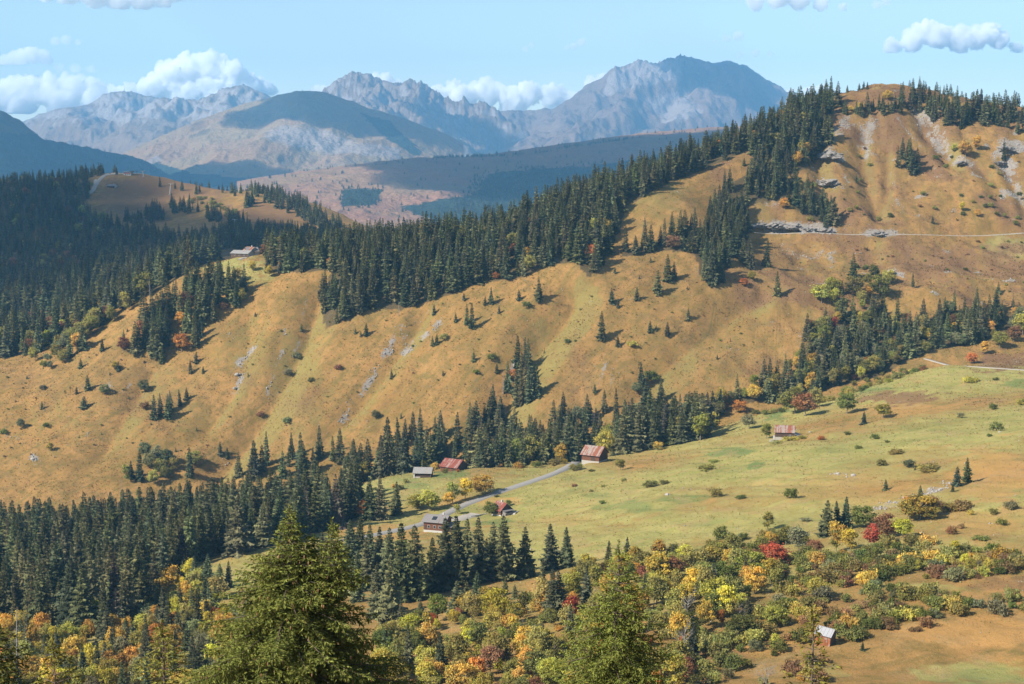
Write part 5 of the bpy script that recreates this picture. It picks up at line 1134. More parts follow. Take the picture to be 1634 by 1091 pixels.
big_spruce(988, 858, 60, lambda h: np.interp(h, [0, .3, 1.0, 1.6, 2.4, 3.2, 4.4, 5.6, 8, 12], [.05, .32, .5, 1.0, 1.5, 1.95, 2.3, 2.6, 2.8, 2.9]), 6, 'thin spruce with pale bare upper trunk in front of the thicket', step=.30, nb=8, dense=.9, lean=.016, detail=6.2, bare_top=1.1, r0=.16, tint=((.078, .098, .024), (.215, .230, .050)), flat=.75)
big_spruce(258, 985, 46, lambda h: np.interp(h, [0, .3, 1, 2, 3, 6, 10], [.05, .22, .55, .85, 1.15, 1.6, 1.8]), 7, 'young bright green spruce at the lower edge left of the big spruce', step=.28, nb=6, dense=.85, detail=2.6, r0=.10, tint=((.110, .115, .028), (.25, .23, .05)), flat=.35)
big_spruce(-22, 968, 42, lambda h: np.interp(h, [0, .4, 1.2, 2.2, 3, 6, 10], [.05, .4, 1.0, 1.6, 1.9, 2.2, 2.4]), 8, 'dark spruce cut off by the left edge of the picture', step=.28, nb=6, dense=.9, detail=2.8, r0=.13, tint=((.060, .066, .020), (.15, .145, .036)))
big_spruce(84, 1012, 40, lambda h: np.interp(h, [0, .3, 1, 2, 6], [.05, .2, .7, 1.0, 1.3]), 9, 'thin young spruce with a bare stem near the lower left corner', step=.30, nb=4, dense=.6, detail=2.2, r0=.06, tint=((.10, .095, .022), (.19, .165, .034)), flat=.3)
big_spruce(1297, 958, 38, lambda h: np.interp(h, [0, .25, .8, 1.1, 2, 5], [.02, .10, .22, .42, .75, 1.1]), 10, 'spindly spruce sapling in front of the silver-roofed hut', step=.26, nb=3, dense=.55, detail=2.4, r0=.055, tint=((.10, .10, .026), (.20, .17, .036)), flat=.1, bare_top=.6, arm=.16)
# ------------------------------------------------------------------ barns, chalets and huts
def boards(name, a, b, c=None, horizontal=False, sc=1.0):
    m, nt_ = new_mat(name); n = N(nt_)
    st = (1.2, 1.2, 9.0) if horizontal else (9.0, 9.0, .5)
    p = n.pos(scale=tuple(s * sc for s in st)); f = n.noise(p, 1.0, 4, .65); g = n.noise(n.pos(), .5, 3, .6)
    col = n.mix(n.ramp(f, .35, .7), a, b)
    if c: col = n.mix(n.math('MULTIPLY', n.ramp(g, .45, .62), .9), col, c)
    n.out(col, .85, n.bump(f, .5, .04), .15); return m
def sheet_metal(name, pale, rust, amount):
    m, nt_ = new_mat(name); n = N(nt_)
    p = n.pos(); run = n.noise(n.pos(scale=(1.3, .16, .16)), 1.0, 4, .6); patch = n.noise(p, .45, 3, .55)
    panel = n.node('ShaderNodeTexWhiteNoise', noise_dimensions='1D'); sx = n.node('ShaderNodeSeparateXYZ'); n.put(sx.inputs[0], p)
    n.put(panel.inputs['W'], n.math('FLOOR', n.math('MULTIPLY', sx.outputs[0], 1.1)))
    f = n.math('ADD', n.math('ADD', n.math('MULTIPLY', run, .9), n.math('MULTIPLY', patch, .6)), n.math('MULTIPLY', panel.outputs['Value'], .26))
    fac = n.ramp(f, 1.06 - amount, 1.28 - amount)
    col = n.mix(fac, n.mix(patch, pale, tuple(c * .8 for c in pale)), n.mix(run, rust, tuple(c * .62 for c in rust)))
    n.out(col, n.math('ADD', n.math('MULTIPLY', fac, .35), .5), None, .35); return m
def plain(name, a, b, sc=2.0, rough=.9):
    m, nt_ = new_mat(name); n = N(nt_); n.out(n.mix(n.noise(n.pos(), sc, 4, .65), a, b), rough); return m
W_DARK = boards('weathered_dark_boards', (.045, .030, .022), (.115, .072, .048))
W_RED = boards('red_brown_boards', (.095, .040, .022), (.165, .075, .040), horizontal=True)
W_ORANGE = boards('sun_burnt_boards', (.32, .100, .030), (.15, .055, .026), (.26, .215, .18))
W_GABLE = boards('grey_gable_boards', (.070, .056, .046), (.13, .108, .090))
STONE = plain('lime_washed_stone', (.28, .255, .215), (.38, .35, .31), 1.2)
WHITE = plain('white_plaster', (.36, .345, .315), (.44, .425, .39), .6)
DARKGLASS = plain('dark_window_glass', (.02, .025, .03), (.03, .035, .04), 1, .15)
R_RUST = sheet_metal('rusty_sheet_roof', (.29, .235, .20), (.26, .085, .042), .34)
R_RED = sheet_metal('red_sheet_roof', (.30, .20, .165), (.235, .062, .040), .42)
R_PALE = sheet_metal('pale_sheet_roof', (.27, .255, .235), (.34, .19, .11), .04)
R_SILVER = sheet_metal('silver_sheet_roof', (.31, .31, .32), (.36, .16, .08), .0)
R_GREY = sheet_metal('grey_sheet_roof', (.22, .20, .185), (.20, .14, .11), .12)

class MB:
    """collects boxes and slabs into one mesh"""
    def __init__(s): s.v = []; s.f = []
    def box(s, x0, x1, y0, y1, z0, z1):
        b = len(s.v); s.v += [(x, y, z) for z in (z0, z1) for y in (y0, y1) for x in (x0, x1)]
        s.f += [tuple(b + i for i in q) for q in ((0, 2, 3, 1), (4, 5, 7, 6), (0, 1, 5, 4), (1, 3, 7, 5), (3, 2, 6, 7), (2, 0, 4, 6))]; return s
    def prism(s, prof, x0, x1):
        """outline (y,z) pulled along x"""
        b = len(s.v); n = len(prof); s.v += [(x0, y, z) for y, z in prof] + [(x1, y, z) for y, z in prof]
        s.f += [tuple(range(b + n - 1, b - 1, -1)), tuple(range(b + n, b + 2 * n))] + [(b + i, b + (i + 1) % n, b + n + (i + 1) % n, b + n + i) for i in range(n)]; return s
    def prism_y(s, prof, y0, y1):
        b = len(s.v); n = len(prof); s.v += [(x, y0, z) for x, z in prof] + [(x, y1, z) for x, z in prof]
        s.f += [tuple(range(b, b + n)), tuple(range(b + 2 * n - 1, b + n - 1, -1))] + [(b + (i + 1) % n, b + i, b + n + i, b + n + (i + 1) % n) for i in range(n)]; return s
    def build(s, name, mat, parent=None, loc=None):
        me = bpy.data.meshes.new(name); me.from_pydata([tuple(map(float, v)) for v in s.v], [], s.f); me.materials.append(mat); me.update()
        return link(name, me, parent, loc)

def roof_slab(mb, y0, z0, y1, z1, x0, x1, t=.10, seams=0):
    dy, dz = y1 - y0, z1 - z0; L = math.hypot(dy, dz); ny, nz = -dz / L * t, dy / L * t
    if nz < 0: ny, nz = -ny, -nz
    mb.prism([(y0, z0), (y1, z1), (y1 + ny, z1 + nz), (y0 + ny, z0 + nz)], x0, x1)
    for k in range(seams):
        x = x0 + (x1 - x0) * (k + .5) / seams
        mb.prism([(y0 + ny * .9, z0 + nz * .9), (y1 + ny * .9, z1 + nz * .9), (y1 + ny * 1.5, z1 + nz * 1.5), (y0 + ny * 1.5, z0 + nz * 1.5)], x - .03, x + .03)

def barn(name, label, cat, px, row, rot, L, D, hw, rise, wall, roof, gable=None, base=0.0, over=.6, door=None, windows=(), chimney=None, dmin=300.0, group=None, drop=1.2, ridge=.5, ends=.5, base_mat=None, dmax=4000):
    q = at(px, row, dmin)
    while q[1] > dmax: row += .5; q = at(px, row, dmin)          # the first ground in sight, not the slope behind the rise
    root = link(name, None, loc=tuple(q)); root.rotation_euler = (0, 0, R(rot))
    h = L / 2; yr = D * ridge
    if base: MB().box(-h - .05, h + .05, -.05, D + .05, -drop, base).build('stone_base', base_mat or STONE, root)
    z0 = base if base else -drop
    MB().box(-h, h, 0, D, z0, hw).build('wall', wall, root)
    for sx in (-1, 1):
        x = sx * (h + .012)
        MB().prism([(0.02, z0 + .02), (D - .02, z0 + .02), (D - .02, hw), (yr, hw + rise - .03), (0.02, hw)], x - .03, x + .03).build('gable', gable or wall, root)
    m1, m2 = MB(), MB()
    k1 = rise / yr; k2 = rise / (D - yr); ns = max(4, int((L + 2 * ends) / .9))
    roof_slab(m1, -over, hw - over * k1 + .02, yr, hw + rise + .02, -h - ends, h + ends, seams=ns); roof_slab(m2, D + over, hw - over * k2 + .02, yr, hw + rise + .02, -h - ends, h + ends, seams=ns)
    m1.build('roof_slope', roof, root); m2.build('roof_slope', roof, root)
    MB().box(-h - ends, h + ends, yr - .12, yr + .12, hw + rise + .09, hw + rise + .17).build('ridge_cap', roof, root)
    if door:
        x, w_, hh = door; d_ = MB().box(x - w_ / 2, x + w_ / 2, -.09, -.02, max(base, 0) + .02, max(base, 0) + hh).build('door', boards('door_boards', (.05, .033, .024), (.09, .06, .04)), root)
        MB().box(x + w_ / 2 - .2, x + w_ / 2 - .12, -.13, -.09, base + hh * .45, base + hh * .52).build('handle', STONE, d_)
    for (x, z, w_, hh) in windows:
        f_ = MB().box(x - w_ / 2 - .1, x + w_ / 2 + .1, -.07, -.02, z - .1, z + hh + .1).build('window', WHITE, root)
        MB().box(x - w_ / 2, x + w_ / 2, -.10, -.07, z, z + hh).build('pane', DARKGLASS, f_)
    if chimney: MB().box(chimney[0] - .35, chimney[0] + .35, yr - .35 + chimney[1], yr + .35 + chimney[1], hw + rise * .5, hw + rise + 1.0).build('chimney', WHITE, root)
    tag(root, label, cat, group); return root

b1 = barn('barn', 'dark wooden barn with patchy rust roof and white base beside the road', 'barn', 942, 738.5, -30, 9.6, 9.5, 4.4, 3.4, W_RED, R_RUST, W_DARK, base=1.1, over=.9, door=(1.5, 2.2, 2.6), ends=.7)
b2 = barn('barn', 'low barn with deep red metal roof at the top of the meadow', 'barn', 716, 748, -32, 10.2, 9.5, 2.6, 3.0, W_RED, R_RED, W_DARK, over=.8, dmax=815, door=(2.8, 1.8, 2.0))
b3 = barn('shed', 'open-fronted shed with pale streaked metal roof and stone corner post', 'shed', 674, 762, -6, 8.6, 6.0, 2.7, 1.9, W_DARK, R_PALE, W_DARK, over=.9, door=(0.6, 2.6, 2.2))
MB().box(-4.45, -3.75, -.5, .2, -1.2, 2.55).build('stone_post', WHITE, b3); MB().box(3.9, 4.3, -.5, .0, -1.2, 2.5).build('post', W_GABLE, b3); MB().box(-3.6, -1.0, -.35, -.06, -1, .5).build('stone_base', STONE, b3)
b4 = barn('chalet', 'brown timber chalet with grey roof and dark skylight by the road end', 'chalet', 692, 850, -20, 9.0, 8.5, 4.6, 2.0, W_RED, R_GREY, W_RED, base=.9, over=.8, ends=.9, windows=((-2.2, 1.9, .9, 1.0), (.4, 1.9, .9, 1.0), (2.8, 1.9, .9, 1.0)), door=(-3.6, .9, 2.0), chimney=(2.5, .6), base_mat=WHITE)
MB().prism([(.9, 5.17), (2.9, 6.1), (2.86, 6.22), (.86, 5.29)], -1.3, .7).build('skylight', DARKGLASS, b4)
MB().box(-5.0, 3.0, -2.2, -.9, -1.6, -.1).build('terrace', WHITE, b4); MB().box(3.2, 7.0, 1.5, 7.0, -1.2, 2.3).build('side_wing', W_DARK, b4)
_m = MB(); roof_slab(_m, .8, 2.35, 7.6, 3.2, 3.4, 7.6, seams=4); _m.build('wing_roof', R_GREY, b4)
b5 = barn('chalet', 'small chalet with red roof half hidden behind a green tree', 'chalet', 792, 823, -52, 6.4, 6.0, 3.0, 2.6, W_RED, R_RED, W_DARK, base=.8, over=.7, windows=((-1.2, 1.3, .8, .9), (1.2, 1.3, .8, .9)), door=(0, .9, 2.0), chimney=(0, .2), base_mat=WHITE)
_m = MB(); roof_slab(_m, .4, 2.75, 5.6, 2.8, 3.3, 6.1, seams=3); _m.prism_y([(3.25, 0), (5.8, 0), (5.8, 1.9), (3.25, 2.7)], .6, 5.4); _m.build('lean_to', R_GREY, b5)
b6 = barn('barn', 'upper barn with rust and white striped roof and long lean-to', 'barn', 1252, 700, -12, 9.0, 7.0, 3.3, 2.6, W_DARK, R_RUST, W_DARK, over=.5, ends=.4, base=.8, door=(-1.4, 1.6, 1.4), windows=((2.6, 1.2, .8, .7),))
_m = MB(); roof_slab(_m, 2.4, 2.9, 2.5, 2.95, 0, 0.01); _m = MB()
_m.prism_y([(4.6, 2.5), (9.4, .9), (9.4, .8), (4.6, 2.4)], -.6, 6.5); _m.build('lean_to_roof', R_PALE, b6); MB().prism_y([(4.62, -1), (8.6, -1), (8.6, 1.0), (4.62, 2.3)], 0.1, 6.0).build('lean_to_wall', W_DARK, b6)
MB().box(-7.2, -4.9, -2.0, -1.6, -1.4, -.2).build('garden_wall', STONE, b6); MB().box(-5.5, -4.7, .2, 2.0, -1, 1.2).build('white_annex', WHITE, b6)
b7 = barn('hut', 'small leaning hut with silver metal roof and sun-burnt orange boards', 'hut', 1312, 1031, -34, 3.9, 3.5, 2.95, 1.2, W_ORANGE, R_SILVER, W_GABLE, over=.4, ends=.35, drop=.8)
b7.rotation_euler = (R(3), R(5), R(-34)); MB().box(-.15, .75, -.08, -.02, -.1, 1.75).build('door', boards('hut_door', (.16, .06, .03), (.27, .11, .05)), b7)
for x_ in (-1.2, -.55, 1.2): MB().box(x_ - .04, x_ + .04, -.05, -.005, -.6, 2.4).build('batten', W_GABLE, b7)
b8 = barn('farm_shed', 'long farm shed with grey roof and white end wall on the spur', 'farm building', 382, 407, -30, 15, 7, 2.6, 1.8, W_DARK, R_PALE, WHITE, over=.6, dmin=1000, dmax=1130, windows=((-4, 1, 1, .9), (0, 1, 1, .9), (4, 1, 1, .9)))
b9 = barn('farmhouse', 'farmhouse with brown roof beside the long grey shed', 'farm building', 393, 404.5, -40, 8, 8, 3.2, 2.6, W_RED, R_RUST, WHITE, over=.7, dmin=1000, dmax=1130, base=1.0, windows=((-2, 1.4, .9, .9), (2, 1.4, .9, .9)), chimney=(1, .5), base_mat=WHITE)
b10 = barn('farm_building', 'white-walled farm building with grey roof, farthest right of the farm', 'farm building', 404, 404.5, 24, 8, 9, 2.8, 2.4, WHITE, R_GREY, W_DARK, over=.6, dmin=1000, dmax=1130, base=.9, base_mat=WHITE, door=(0, 2, 2))
# lift station on the far hill
b11 = barn('lift_station', 'ski lift station with flat dark roof and red band on the far hilltop', 'lift station', 203, 280, -8, 10, 8, 4.6, .9, WHITE, R_GREY, WHITE, over=1.2, ends=1.2, dmin=1700, windows=((-2.4, .9, 1.3, 1.2), (.2, .9, 1.3, 1.2), (2.8, .9, 1.3, 1.2)))
MB().box(-5.1, 5.1, -.14, -.03, 2.6, 3.8).build('red_band', plain('red_cladding', (.30, .05, .04), (.36, .08, .06)), b11); MB().box(2.0, 13.5, 1.0, 6.0, 5.8, 6.3).build('boarding_roof', W_DARK, b11)
for x_ in (7, 12.5): MB().box(x_ - .2, x_ + .2, 3.2, 3.6, -2, 5.8).build('post', W_GABLE, b11)
b12 = barn('lodge', 'low lodge with blue-grey roof on the shaded hillside under the lift station', 'lodge', 177, 299.5, -14, 11, 8, 2.8, 1.6, W_DARK, R_GREY, WHITE, over=.9, dmin=1700, windows=((-3.5, .9, 1, 1), (-1, .9, 1, 1), (2, .9, 1, 1)), chimney=(2, .5))
STEEL = plain('galvanised_steel', (.34, .33, .29), (.44, .43, .39), 1, .5)
def pylon(px, row, hpx, label, tilt):
    q = at(px, row, 1500); h = hpx * q[1] / F; root = link('lift_pylon', None, loc=tuple(q)); root.rotation_euler = (0, R(tilt), R(20))
    V, Fq = [], []; tube(V, Fq, [(0, 0, -1), (0, 0, h)], [.75, .45], 8); link('mast', mesh_np('mast', V, np.array(Fq), [STEEL]), root)
    MB().box(-3.2, 3.2, -.25, .25, h - .3, h + .25).build('cross_arm', STEEL, root)
    for sx in (-1, 1): MB().box(sx * 2.9 - .2, sx * 2.9 + .2, -1.6, 1.6, h - .75, h - .35).build('sheave_train', W_DARK, root)
    MB().box(-1.5, 1.5, -1.5, 1.5, -2, .4).build('footing', STONE, root); tag(root, label, 'pylon', 'lift pylons on the far hill')
pylon(271, 310, 17, 'tall leaning lift pylon in sunlight on the far hilltop', 6); pylon(374, 364, 14, 'lower lift pylon on the slope of the far hill', 4)
pylon(229, 282, 9, 'short lift pylon just right of the lift station', -6)
# posts and walls near the chalets
MB().box(-4.5, 4.5, -.2, .2, -.6, .8).build('garden_wall', WHITE, None, tuple(at(764, 824))); _g = bpy.data.objects['garden_wall.001'] if 'garden_wall.001' in bpy.data.objects else bpy.data.objects['garden_wall']
_g.rotation_euler = (0, 0, R(38)); tag(_g, 'low white garden wall left of the hidden chalet', 'wall')

# ------------------------------------------------------------------ roads and paths, laid a hand above the ground sheet
def strip(name, pts_px, width, mat, dmin=300.0, lift=.10, step=2.0, vary=.12):
    graded = ROAD_LINE.get(name)
    q = np.array([at(a, b, dmin)[:2] for a, b in pts_px]) if graded is None else graded[:, :2]
    seg = np.r_[0, np.cumsum(np.hypot(*np.diff(q, axis=0).T))]; s = np.arange(0, seg[-1], step)
    x = np.interp(s, seg, q[:, 0]); y = np.interp(s, seg, q[:, 1])
    k = np.ones(9) / 9; 
    if len(x) > 12: x[4:-4] = np.convolve(x, k, 'valid'); y[4:-4] = np.convolve(y, k, 'valid')
    dx, dy = np.gradient(x), np.gradient(y); n = np.hypot(dx, dy) + 1e-9; nx, ny = -dy / n, dx / n
    wv = width / 2 * (1 + vary * fbm(s / 9, s * 0, 2, 5))
    rows = []
    zc = np.maximum.reduce([ground_z(x + nx * wv * f, y + ny * wv * f) for f in (-1, -.5, 0, .5, 1)]) + lift
    if graded is not None: zc = np.interp(s, seg, graded[:, 2]) + lift
    for f, dz in ((-1.25, -.9), (-1, 0), (0, .03), (1, 0), (1.25, -.9)):
        rows.append(np.stack([x + nx * wv * f, y + ny * wv * f, zc + dz], -1))
    V = np.stack(rows, 1).reshape(-1, 3)
    return tag(link(name, mesh_np(name, V, grid_faces(len(x), 5), [mat], smooth=True)), kind='structure')
ASPH = plain('worn_asphalt', (.20, .185, .165), (.275, .255, .23), .5); GRAVEL = plain('pale_gravel', (.25, .22, .18), (.36, .32, .27), 1.2)
strip('road', [(545, 862), (600, 853), (650, 846), (690, 833), (722, 815), (760, 799), (800, 785), (845, 771), (880, 759), (902, 749), (918, 740), (930, 731), (945, 722), (952, 716)], 4.6, ASPH)
strip('forecourt', [(705, 833), (735, 828), (760, 820)], 6.0, GRAVEL); strip('forecourt', [(806, 820), (832, 817)], 5.0, GRAVEL)
strip('mountain_road', [(1198, 371), (1240, 374), (1290, 377), (1340, 379.5), (1400, 380), (1460, 378.5), (1520, 376.5), (1580, 375), (1680, 372)], 4.4, GRAVEL, 1040, lift=.15)
strip('path', [(1476, 573), (1484, 578), (1500, 580), (1520, 583), (1550, 586), (1590, 588), (1634, 592), (1680, 596)], 3.0, GRAVEL, 500)
strip('farm_track', [(404, 408), (392, 411), (378, 416)], 2.4, GRAVEL, 1030)
strip('hill_track', [(205, 277.5), (190, 276.5), (176, 278), (163, 284), (153, 291), (152, 299), (146, 306), (136, 313)], 5.5, GRAVEL, 1700, lift=.4, step=5)

# ------------------------------------------------------------------ boulders
def boulder(px, row, wpx, label, dmin=300.0, sq=.6, nm='boulder', cat='boulder', group='pale boulders on the slopes', rough=1.0):
    q = at(px, row, dmin); r_ = wpx * q[1] / F / 2
    bm = bmesh.new(); bmesh.ops.create_icosphere(bm, subdivisions=4 if nm != 'boulder' else 3, radius=1)
    sd = random.random() * 90
    for v in bm.verts:
        c = v.co; k = 1 + rough * .28 * float(pnoise(c.x * 1.4 + sd, c.y * 1.4 + c.z * 1.1)) + rough * .16 * float(pnoise(c.x * 4 + sd, c.y * 4 - c.z * 3)); v.co = Vector((c.x * k, c.y * k * .8, c.z * k * sq)) * r_
    me = bpy.data.meshes.new(nm); bm.to_mesh(me); bm.free(); me.materials.append(ROCKM if nm == 'boulder' else CRAGM)
    o = link(nm, me, loc=(q[0], q[1], q[2] + r_ * .12)); o.rotation_euler = (0, 0, random.uniform(0, 6)); tag(o, label, cat, group)
CRAGM = plain('grey_crag', (.11, .098, .085), (.29, .265, .24), .8); ROCKM = plain('pale_limestone', (.20, .18, .155), (.36, .33, .29), 1.5)
for a in ((53, 733, 9, 'white boulder alone low on the golden slope at the left'), (823, 586, 11, 'tall pale rock face in the steep gully', 300, 1.6), (1337, 757, 7, 'pale stone on the meadow, left one of a loose pair'), (1362, 760, 9, 'long pale stone on the meadow, right one of a loose pair'), (1422, 436, 13, 'pale bare rock on the heath under the mountain road'), (1065, 790, 8, 'flat pale stone in the green meadow'), (378, 600, 9, 'pale rock in the upper scar of the golden slope'), (375, 622, 8, 'pale rock in the lower scar of the golden slope'), (1595, 690, 5, 'small pale stone high on the right-hand meadow'), (1292, 690, 5, 'pale stone right of the upper barn')): boulder(*a)
for a in ((1212, 364, 26, 'grey crag at the left end of the road cutting'), (1236, 363, 34, 'broad grey crag in the middle of the road cutting'), (1263, 366, 32, 'grey crag right of the middle of the road cutting'), (1290, 369, 30, 'low grey crag near the right end of the road cutting'), (1318, 371, 26, 'grey crag at the right end of the road cutting'), (1402, 375, 24, 'small pale crag above the road, right of the cutting'),
          (1324, 252, 40, 'pale rock band under the grey screes on the summit slope'), (1322, 294, 34, 'pale rock band halfway down the rocky slope'), (1606, 240, 30, 'upper grey crag at the right edge of the summit slope'), (1596, 262, 22, 'lower grey crag at the right edge of the summit slope'), (1534, 262, 22, 'dark crag under the golden bushes on the summit slope')):
    boulder(*a, 300.0, .30, 'crag', 'crag', 'grey crags on the summit slope', 2.0)
from mathutils import noise as mnoise
# ------------------------------------------------------------------ clouds: lumpy closed bodies of white vapour, outside the haze
def cloud_mat(name, dens, col=(1, 1, 1), kind_=None):
    m, nt_ = new_mat(name); v = nt_.nodes.new('ShaderNodeVolumePrincipled'); o = nt_.nodes.new('ShaderNodeOutputMaterial')
    v.inputs['Color'].default_value = (*col, 1); v.inputs['Density'].default_value = dens * (1.0 if kind_ else 2.6); v.inputs['Anisotropy'].default_value = .0
    nt_.links.new(v.outputs[0], o.inputs['Volume']); return m
def cloud(label, bumps, d, dens, seed, vox=70, centre=None, flat=None, rag=.5, kind=None, depth=1.0):
    """bumps: (column, row, radius in photo pixels) at distance d, or metres round centre"""
    r = np.random.default_rng(seed); bm = bmesh.new()
    S_ = []
    for b in bumps:
        if centre is None: c = P(b[0], b[1], d); rad = b[2] * d / F
        else: c = np.array(b[:3]); rad = b[3]
        S_.append((c, rad))
        for k in range(14):
            dr = r.normal(size=3); dr /= np.linalg.norm(dr); dr[2] = abs(dr[2]) * .8 + .1 if rag > .3 else dr[2] * .3
            S_.append((c + dr * rad * .8 * np.array([1, depth, 1]), rad * r.uniform(.18, .52)))
    org = np.mean([c for c, _ in S_], axis=0)
    for c, rad in S_:
        M = Matrix.Translation(Vector(c - org)) @ Matrix.Diagonal((rad, rad * depth, rad * (.9 if rag > .3 else .35), 1))
        bmesh.ops.create_icosphere(bm, subdivisions=2, radius=1, matrix=M)
    me = bpy.data.meshes.new('cloud'); bm.to_mesh(me); bm.free()
    ext = max(v.co.x for v in me.vertices) - min(v.co.x for v in me.vertices)
    o = bpy.data.objects.new('cloud', me); COL.objects.link(o)
    md = o.modifiers.new('r', 'REMESH'); md.mode = 'VOXEL'; md.voxel_size = ext / (vox * 1.15)
    ev = o.evaluated_get(bpy.context.evaluated_depsgraph_get()); m2 = bpy.data.meshes.new_from_object(ev); o.modifiers.clear()
    n = len(m2.vertices); co = np.empty(n * 3); m2.vertices.foreach_get('co', co); co = co.reshape(-1, 3); no = np.empty(n * 3); m2.vertices.foreach_get('normal', no); no = no.reshape(-1, 3)
    sc = ext / 11; sd = Vector((seed * 7.1, seed * 3.3, seed))
    disp = np.zeros(n)
    for f_, a_ in ((1, .55), (2.1, .34), (4.3, .20), (8.7, .11)):
        disp += a_ * np.array([abs(mnoise.noise(Vector(c) * (f_ / sc) + sd)) for c in co])
    co = co + no * ((disp - .25) * sc * 1.05 * min(1, rag * 2))[:, None]
    if flat is not None:
        zf = (P(CX, flat, d)[2] if centre is None else flat) - org[2]; co[:, 2] = np.where(co[:, 2] < zf, zf + (co[:, 2] - zf) * .16, co[:, 2])
    m2.vertices.foreach_set('co', co.ravel()); m2.update(); o.data = m2
    m2.materials.clear(); m2.materials.append(cloud_mat('cloud_vapour', dens, kind_=kind)); o.location = tuple(org if centre is None else org + np.array(centre))
    if kind: tag(o, kind=kind)
    else: tag(o, label, 'cloud', 'clouds in the sky')
    return o
D_ = 26000.0
cloud('big white heaped cloud behind the left mountains', [(245, 140, 22), (275, 122, 26), (305, 112, 26), (335, 112, 26), (370, 125, 26), (400, 138, 20), (425, 142, 14), (300, 150, 30), (350, 150, 34)], D_, .006, 1, 120, flat=176)
cloud('low row of soft white clouds at the left edge behind the mountains', [(-20, 150, 30), (20, 146, 26), (50, 142, 24), (80, 148, 26), (115, 142, 24), (150, 148, 22), (185, 154, 20), (210, 156, 18), (30, 165, 30), (100, 165, 30), (160, 168, 26)], D_, .0036, 2, 120, flat=180)
cloud('small white cloud at the left edge above the low cloud row', [(10, 98, 11), (32, 92, 15), (52, 88, 15), (72, 93, 12), (-10, 98, 10)], D_, .0032, 3, 80, flat=103)
cloud('thin grey cloud streak low on the left', [(95, 108, 8), (120, 110, 9), (145, 111, 8)], D_, .0014, 4, 70, flat=116, rag=.6)
cloud('faint grey puff high on the left', [(88, 66, 8), (105, 64, 9), (125, 68, 6)], D_, .0016, 5, 60, flat=72, rag=.6)
cloud('bright cloud cut off by the top edge at the left', [(75, -12, 16), (110, -12, 22), (150, -10, 24), (190, -4, 24), (225, -4, 24), (260, -6, 20), (285, -8, 14)], D_, .0030, 6, 100, flat=14)
cloud('white cloud peeping over the rocky massif', [(600, 132, 14), (614, 128, 13), (630, 140, 14), (520, 150, 14), (508, 146, 10)], D_, .005, 7, 80)
cloud('long white cloud bank behind the saddle', [(700, 152, 18), (725, 148, 18), (750, 150, 18), (780, 150, 20), (812, 152, 18), (845, 148, 20), (880, 152, 20), (905, 160, 14), (665, 158, 18), (930, 166, 14), (740, 160, 24), (820, 160, 26)], D_, .0052, 8, 130, flat=186)
cloud('white cloud touching the left shoulder of the bare peak', [(945, 135, 14), (962, 126, 11), (975, 128, 12), (985, 120, 9)], D_, .004, 9, 70)
cloud('large white cloud over the round summit on the right', [(1425, 74, 14), (1455, 66, 19), (1478, 46, 16), (1495, 58, 22), (1530, 64, 22), (1560, 62, 20), (1580, 52, 16), (1595, 66, 16), (1620, 76, 11)], D_, .0042, 10, 120, flat=84)
cloud('grey-bottomed cloud cut off by the top edge at the right', [(1205, 4, 14), (1240, -2, 18), (1275, 0, 18), (1310, 8, 12), (1345, 12, 7)], D_, .0030, 11, 90, flat=18)
cloud('small white cloud between the bare peak and the wooded crest', [(1262, 150, 10), (1290, 152, 14), (1312, 148, 14), (1330, 150, 10)], D_, .005, 12, 70)
for i_, (bb, lb) in enumerate(((((915, 74, 7), (928, 68, 8), (904, 77, 5)), 'small wispy grey cloud above the saddle, larger of a pair'), (((838, 78, 6), (848, 72, 5)), 'small wispy grey cloud above the saddle, smaller of a pair'),
                          (((1180, 88, 6), (1205, 85, 8), (1230, 86, 6)), 'flat grey cloud streak above the bare peak'), (((1160, 62, 7), (1178, 58, 9), (1140, 66, 4)), 'small grey cloud puff below the top right cloud'), (((1400, 8, 8), (1415, 2, 8)), 'torn grey cloud scrap at the top edge on the right'))):
    cloud(lb, bb, D_, .0017, 20 + i_, 60, rag=.7)
# clouds overhead, outside the picture, whose shadows lie on the hills as in the photograph
def shade(px, row, d, rx, ry, seed, dens=.010, z=1350.0, n=9):
    q = P(px, row, d); t = (z - q[2]) / to_sun.z; c = q + np.array(to_sun) * t; r = np.random.default_rng(seed)
    bb = []
    for k in range(n):
        a = r.uniform(0, 6.28); s_ = math.sqrt(r.random()) * .72; bb.append((math.cos(a) * s_ * rx, math.sin(a) * s_ * ry, r.uniform(-30, 30), min(rx, ry) * r.uniform(.35, .6)))
    cloud(None, bb, 0, dens, seed, 60, centre=c, rag=.25, kind='structure', flat=None)
shade(150, 395, 1700, 330, 330, 41, n=14, z=1500); shade(300, 350, 1900, 170, 150, 47, z=1500)
shade(195, 322, 2060, 190, 120, 50, n=9, z=1500); shade(60, 330, 2000, 200, 250, 51, n=9, z=1500)
shade(70, 240, 7050, 930, 1350, 42, n=12, z=1600)
shade(560, 185, 9900, 680, 850, 43, z=1750); shade(335, 205, 10000, 150, 400, 48, n=4, z=1750)
shade(745, 225, 13600, 550, 900, 44, z=2200); shade(1195, 150, 15200, 560, 1100, 45, z=2350, n=14); shade(1010, 182, 14300, 240, 420, 49, z=2250, n=5)
shade(980, 275, 6300, 900, 1200, 46, n=16, z=1600)
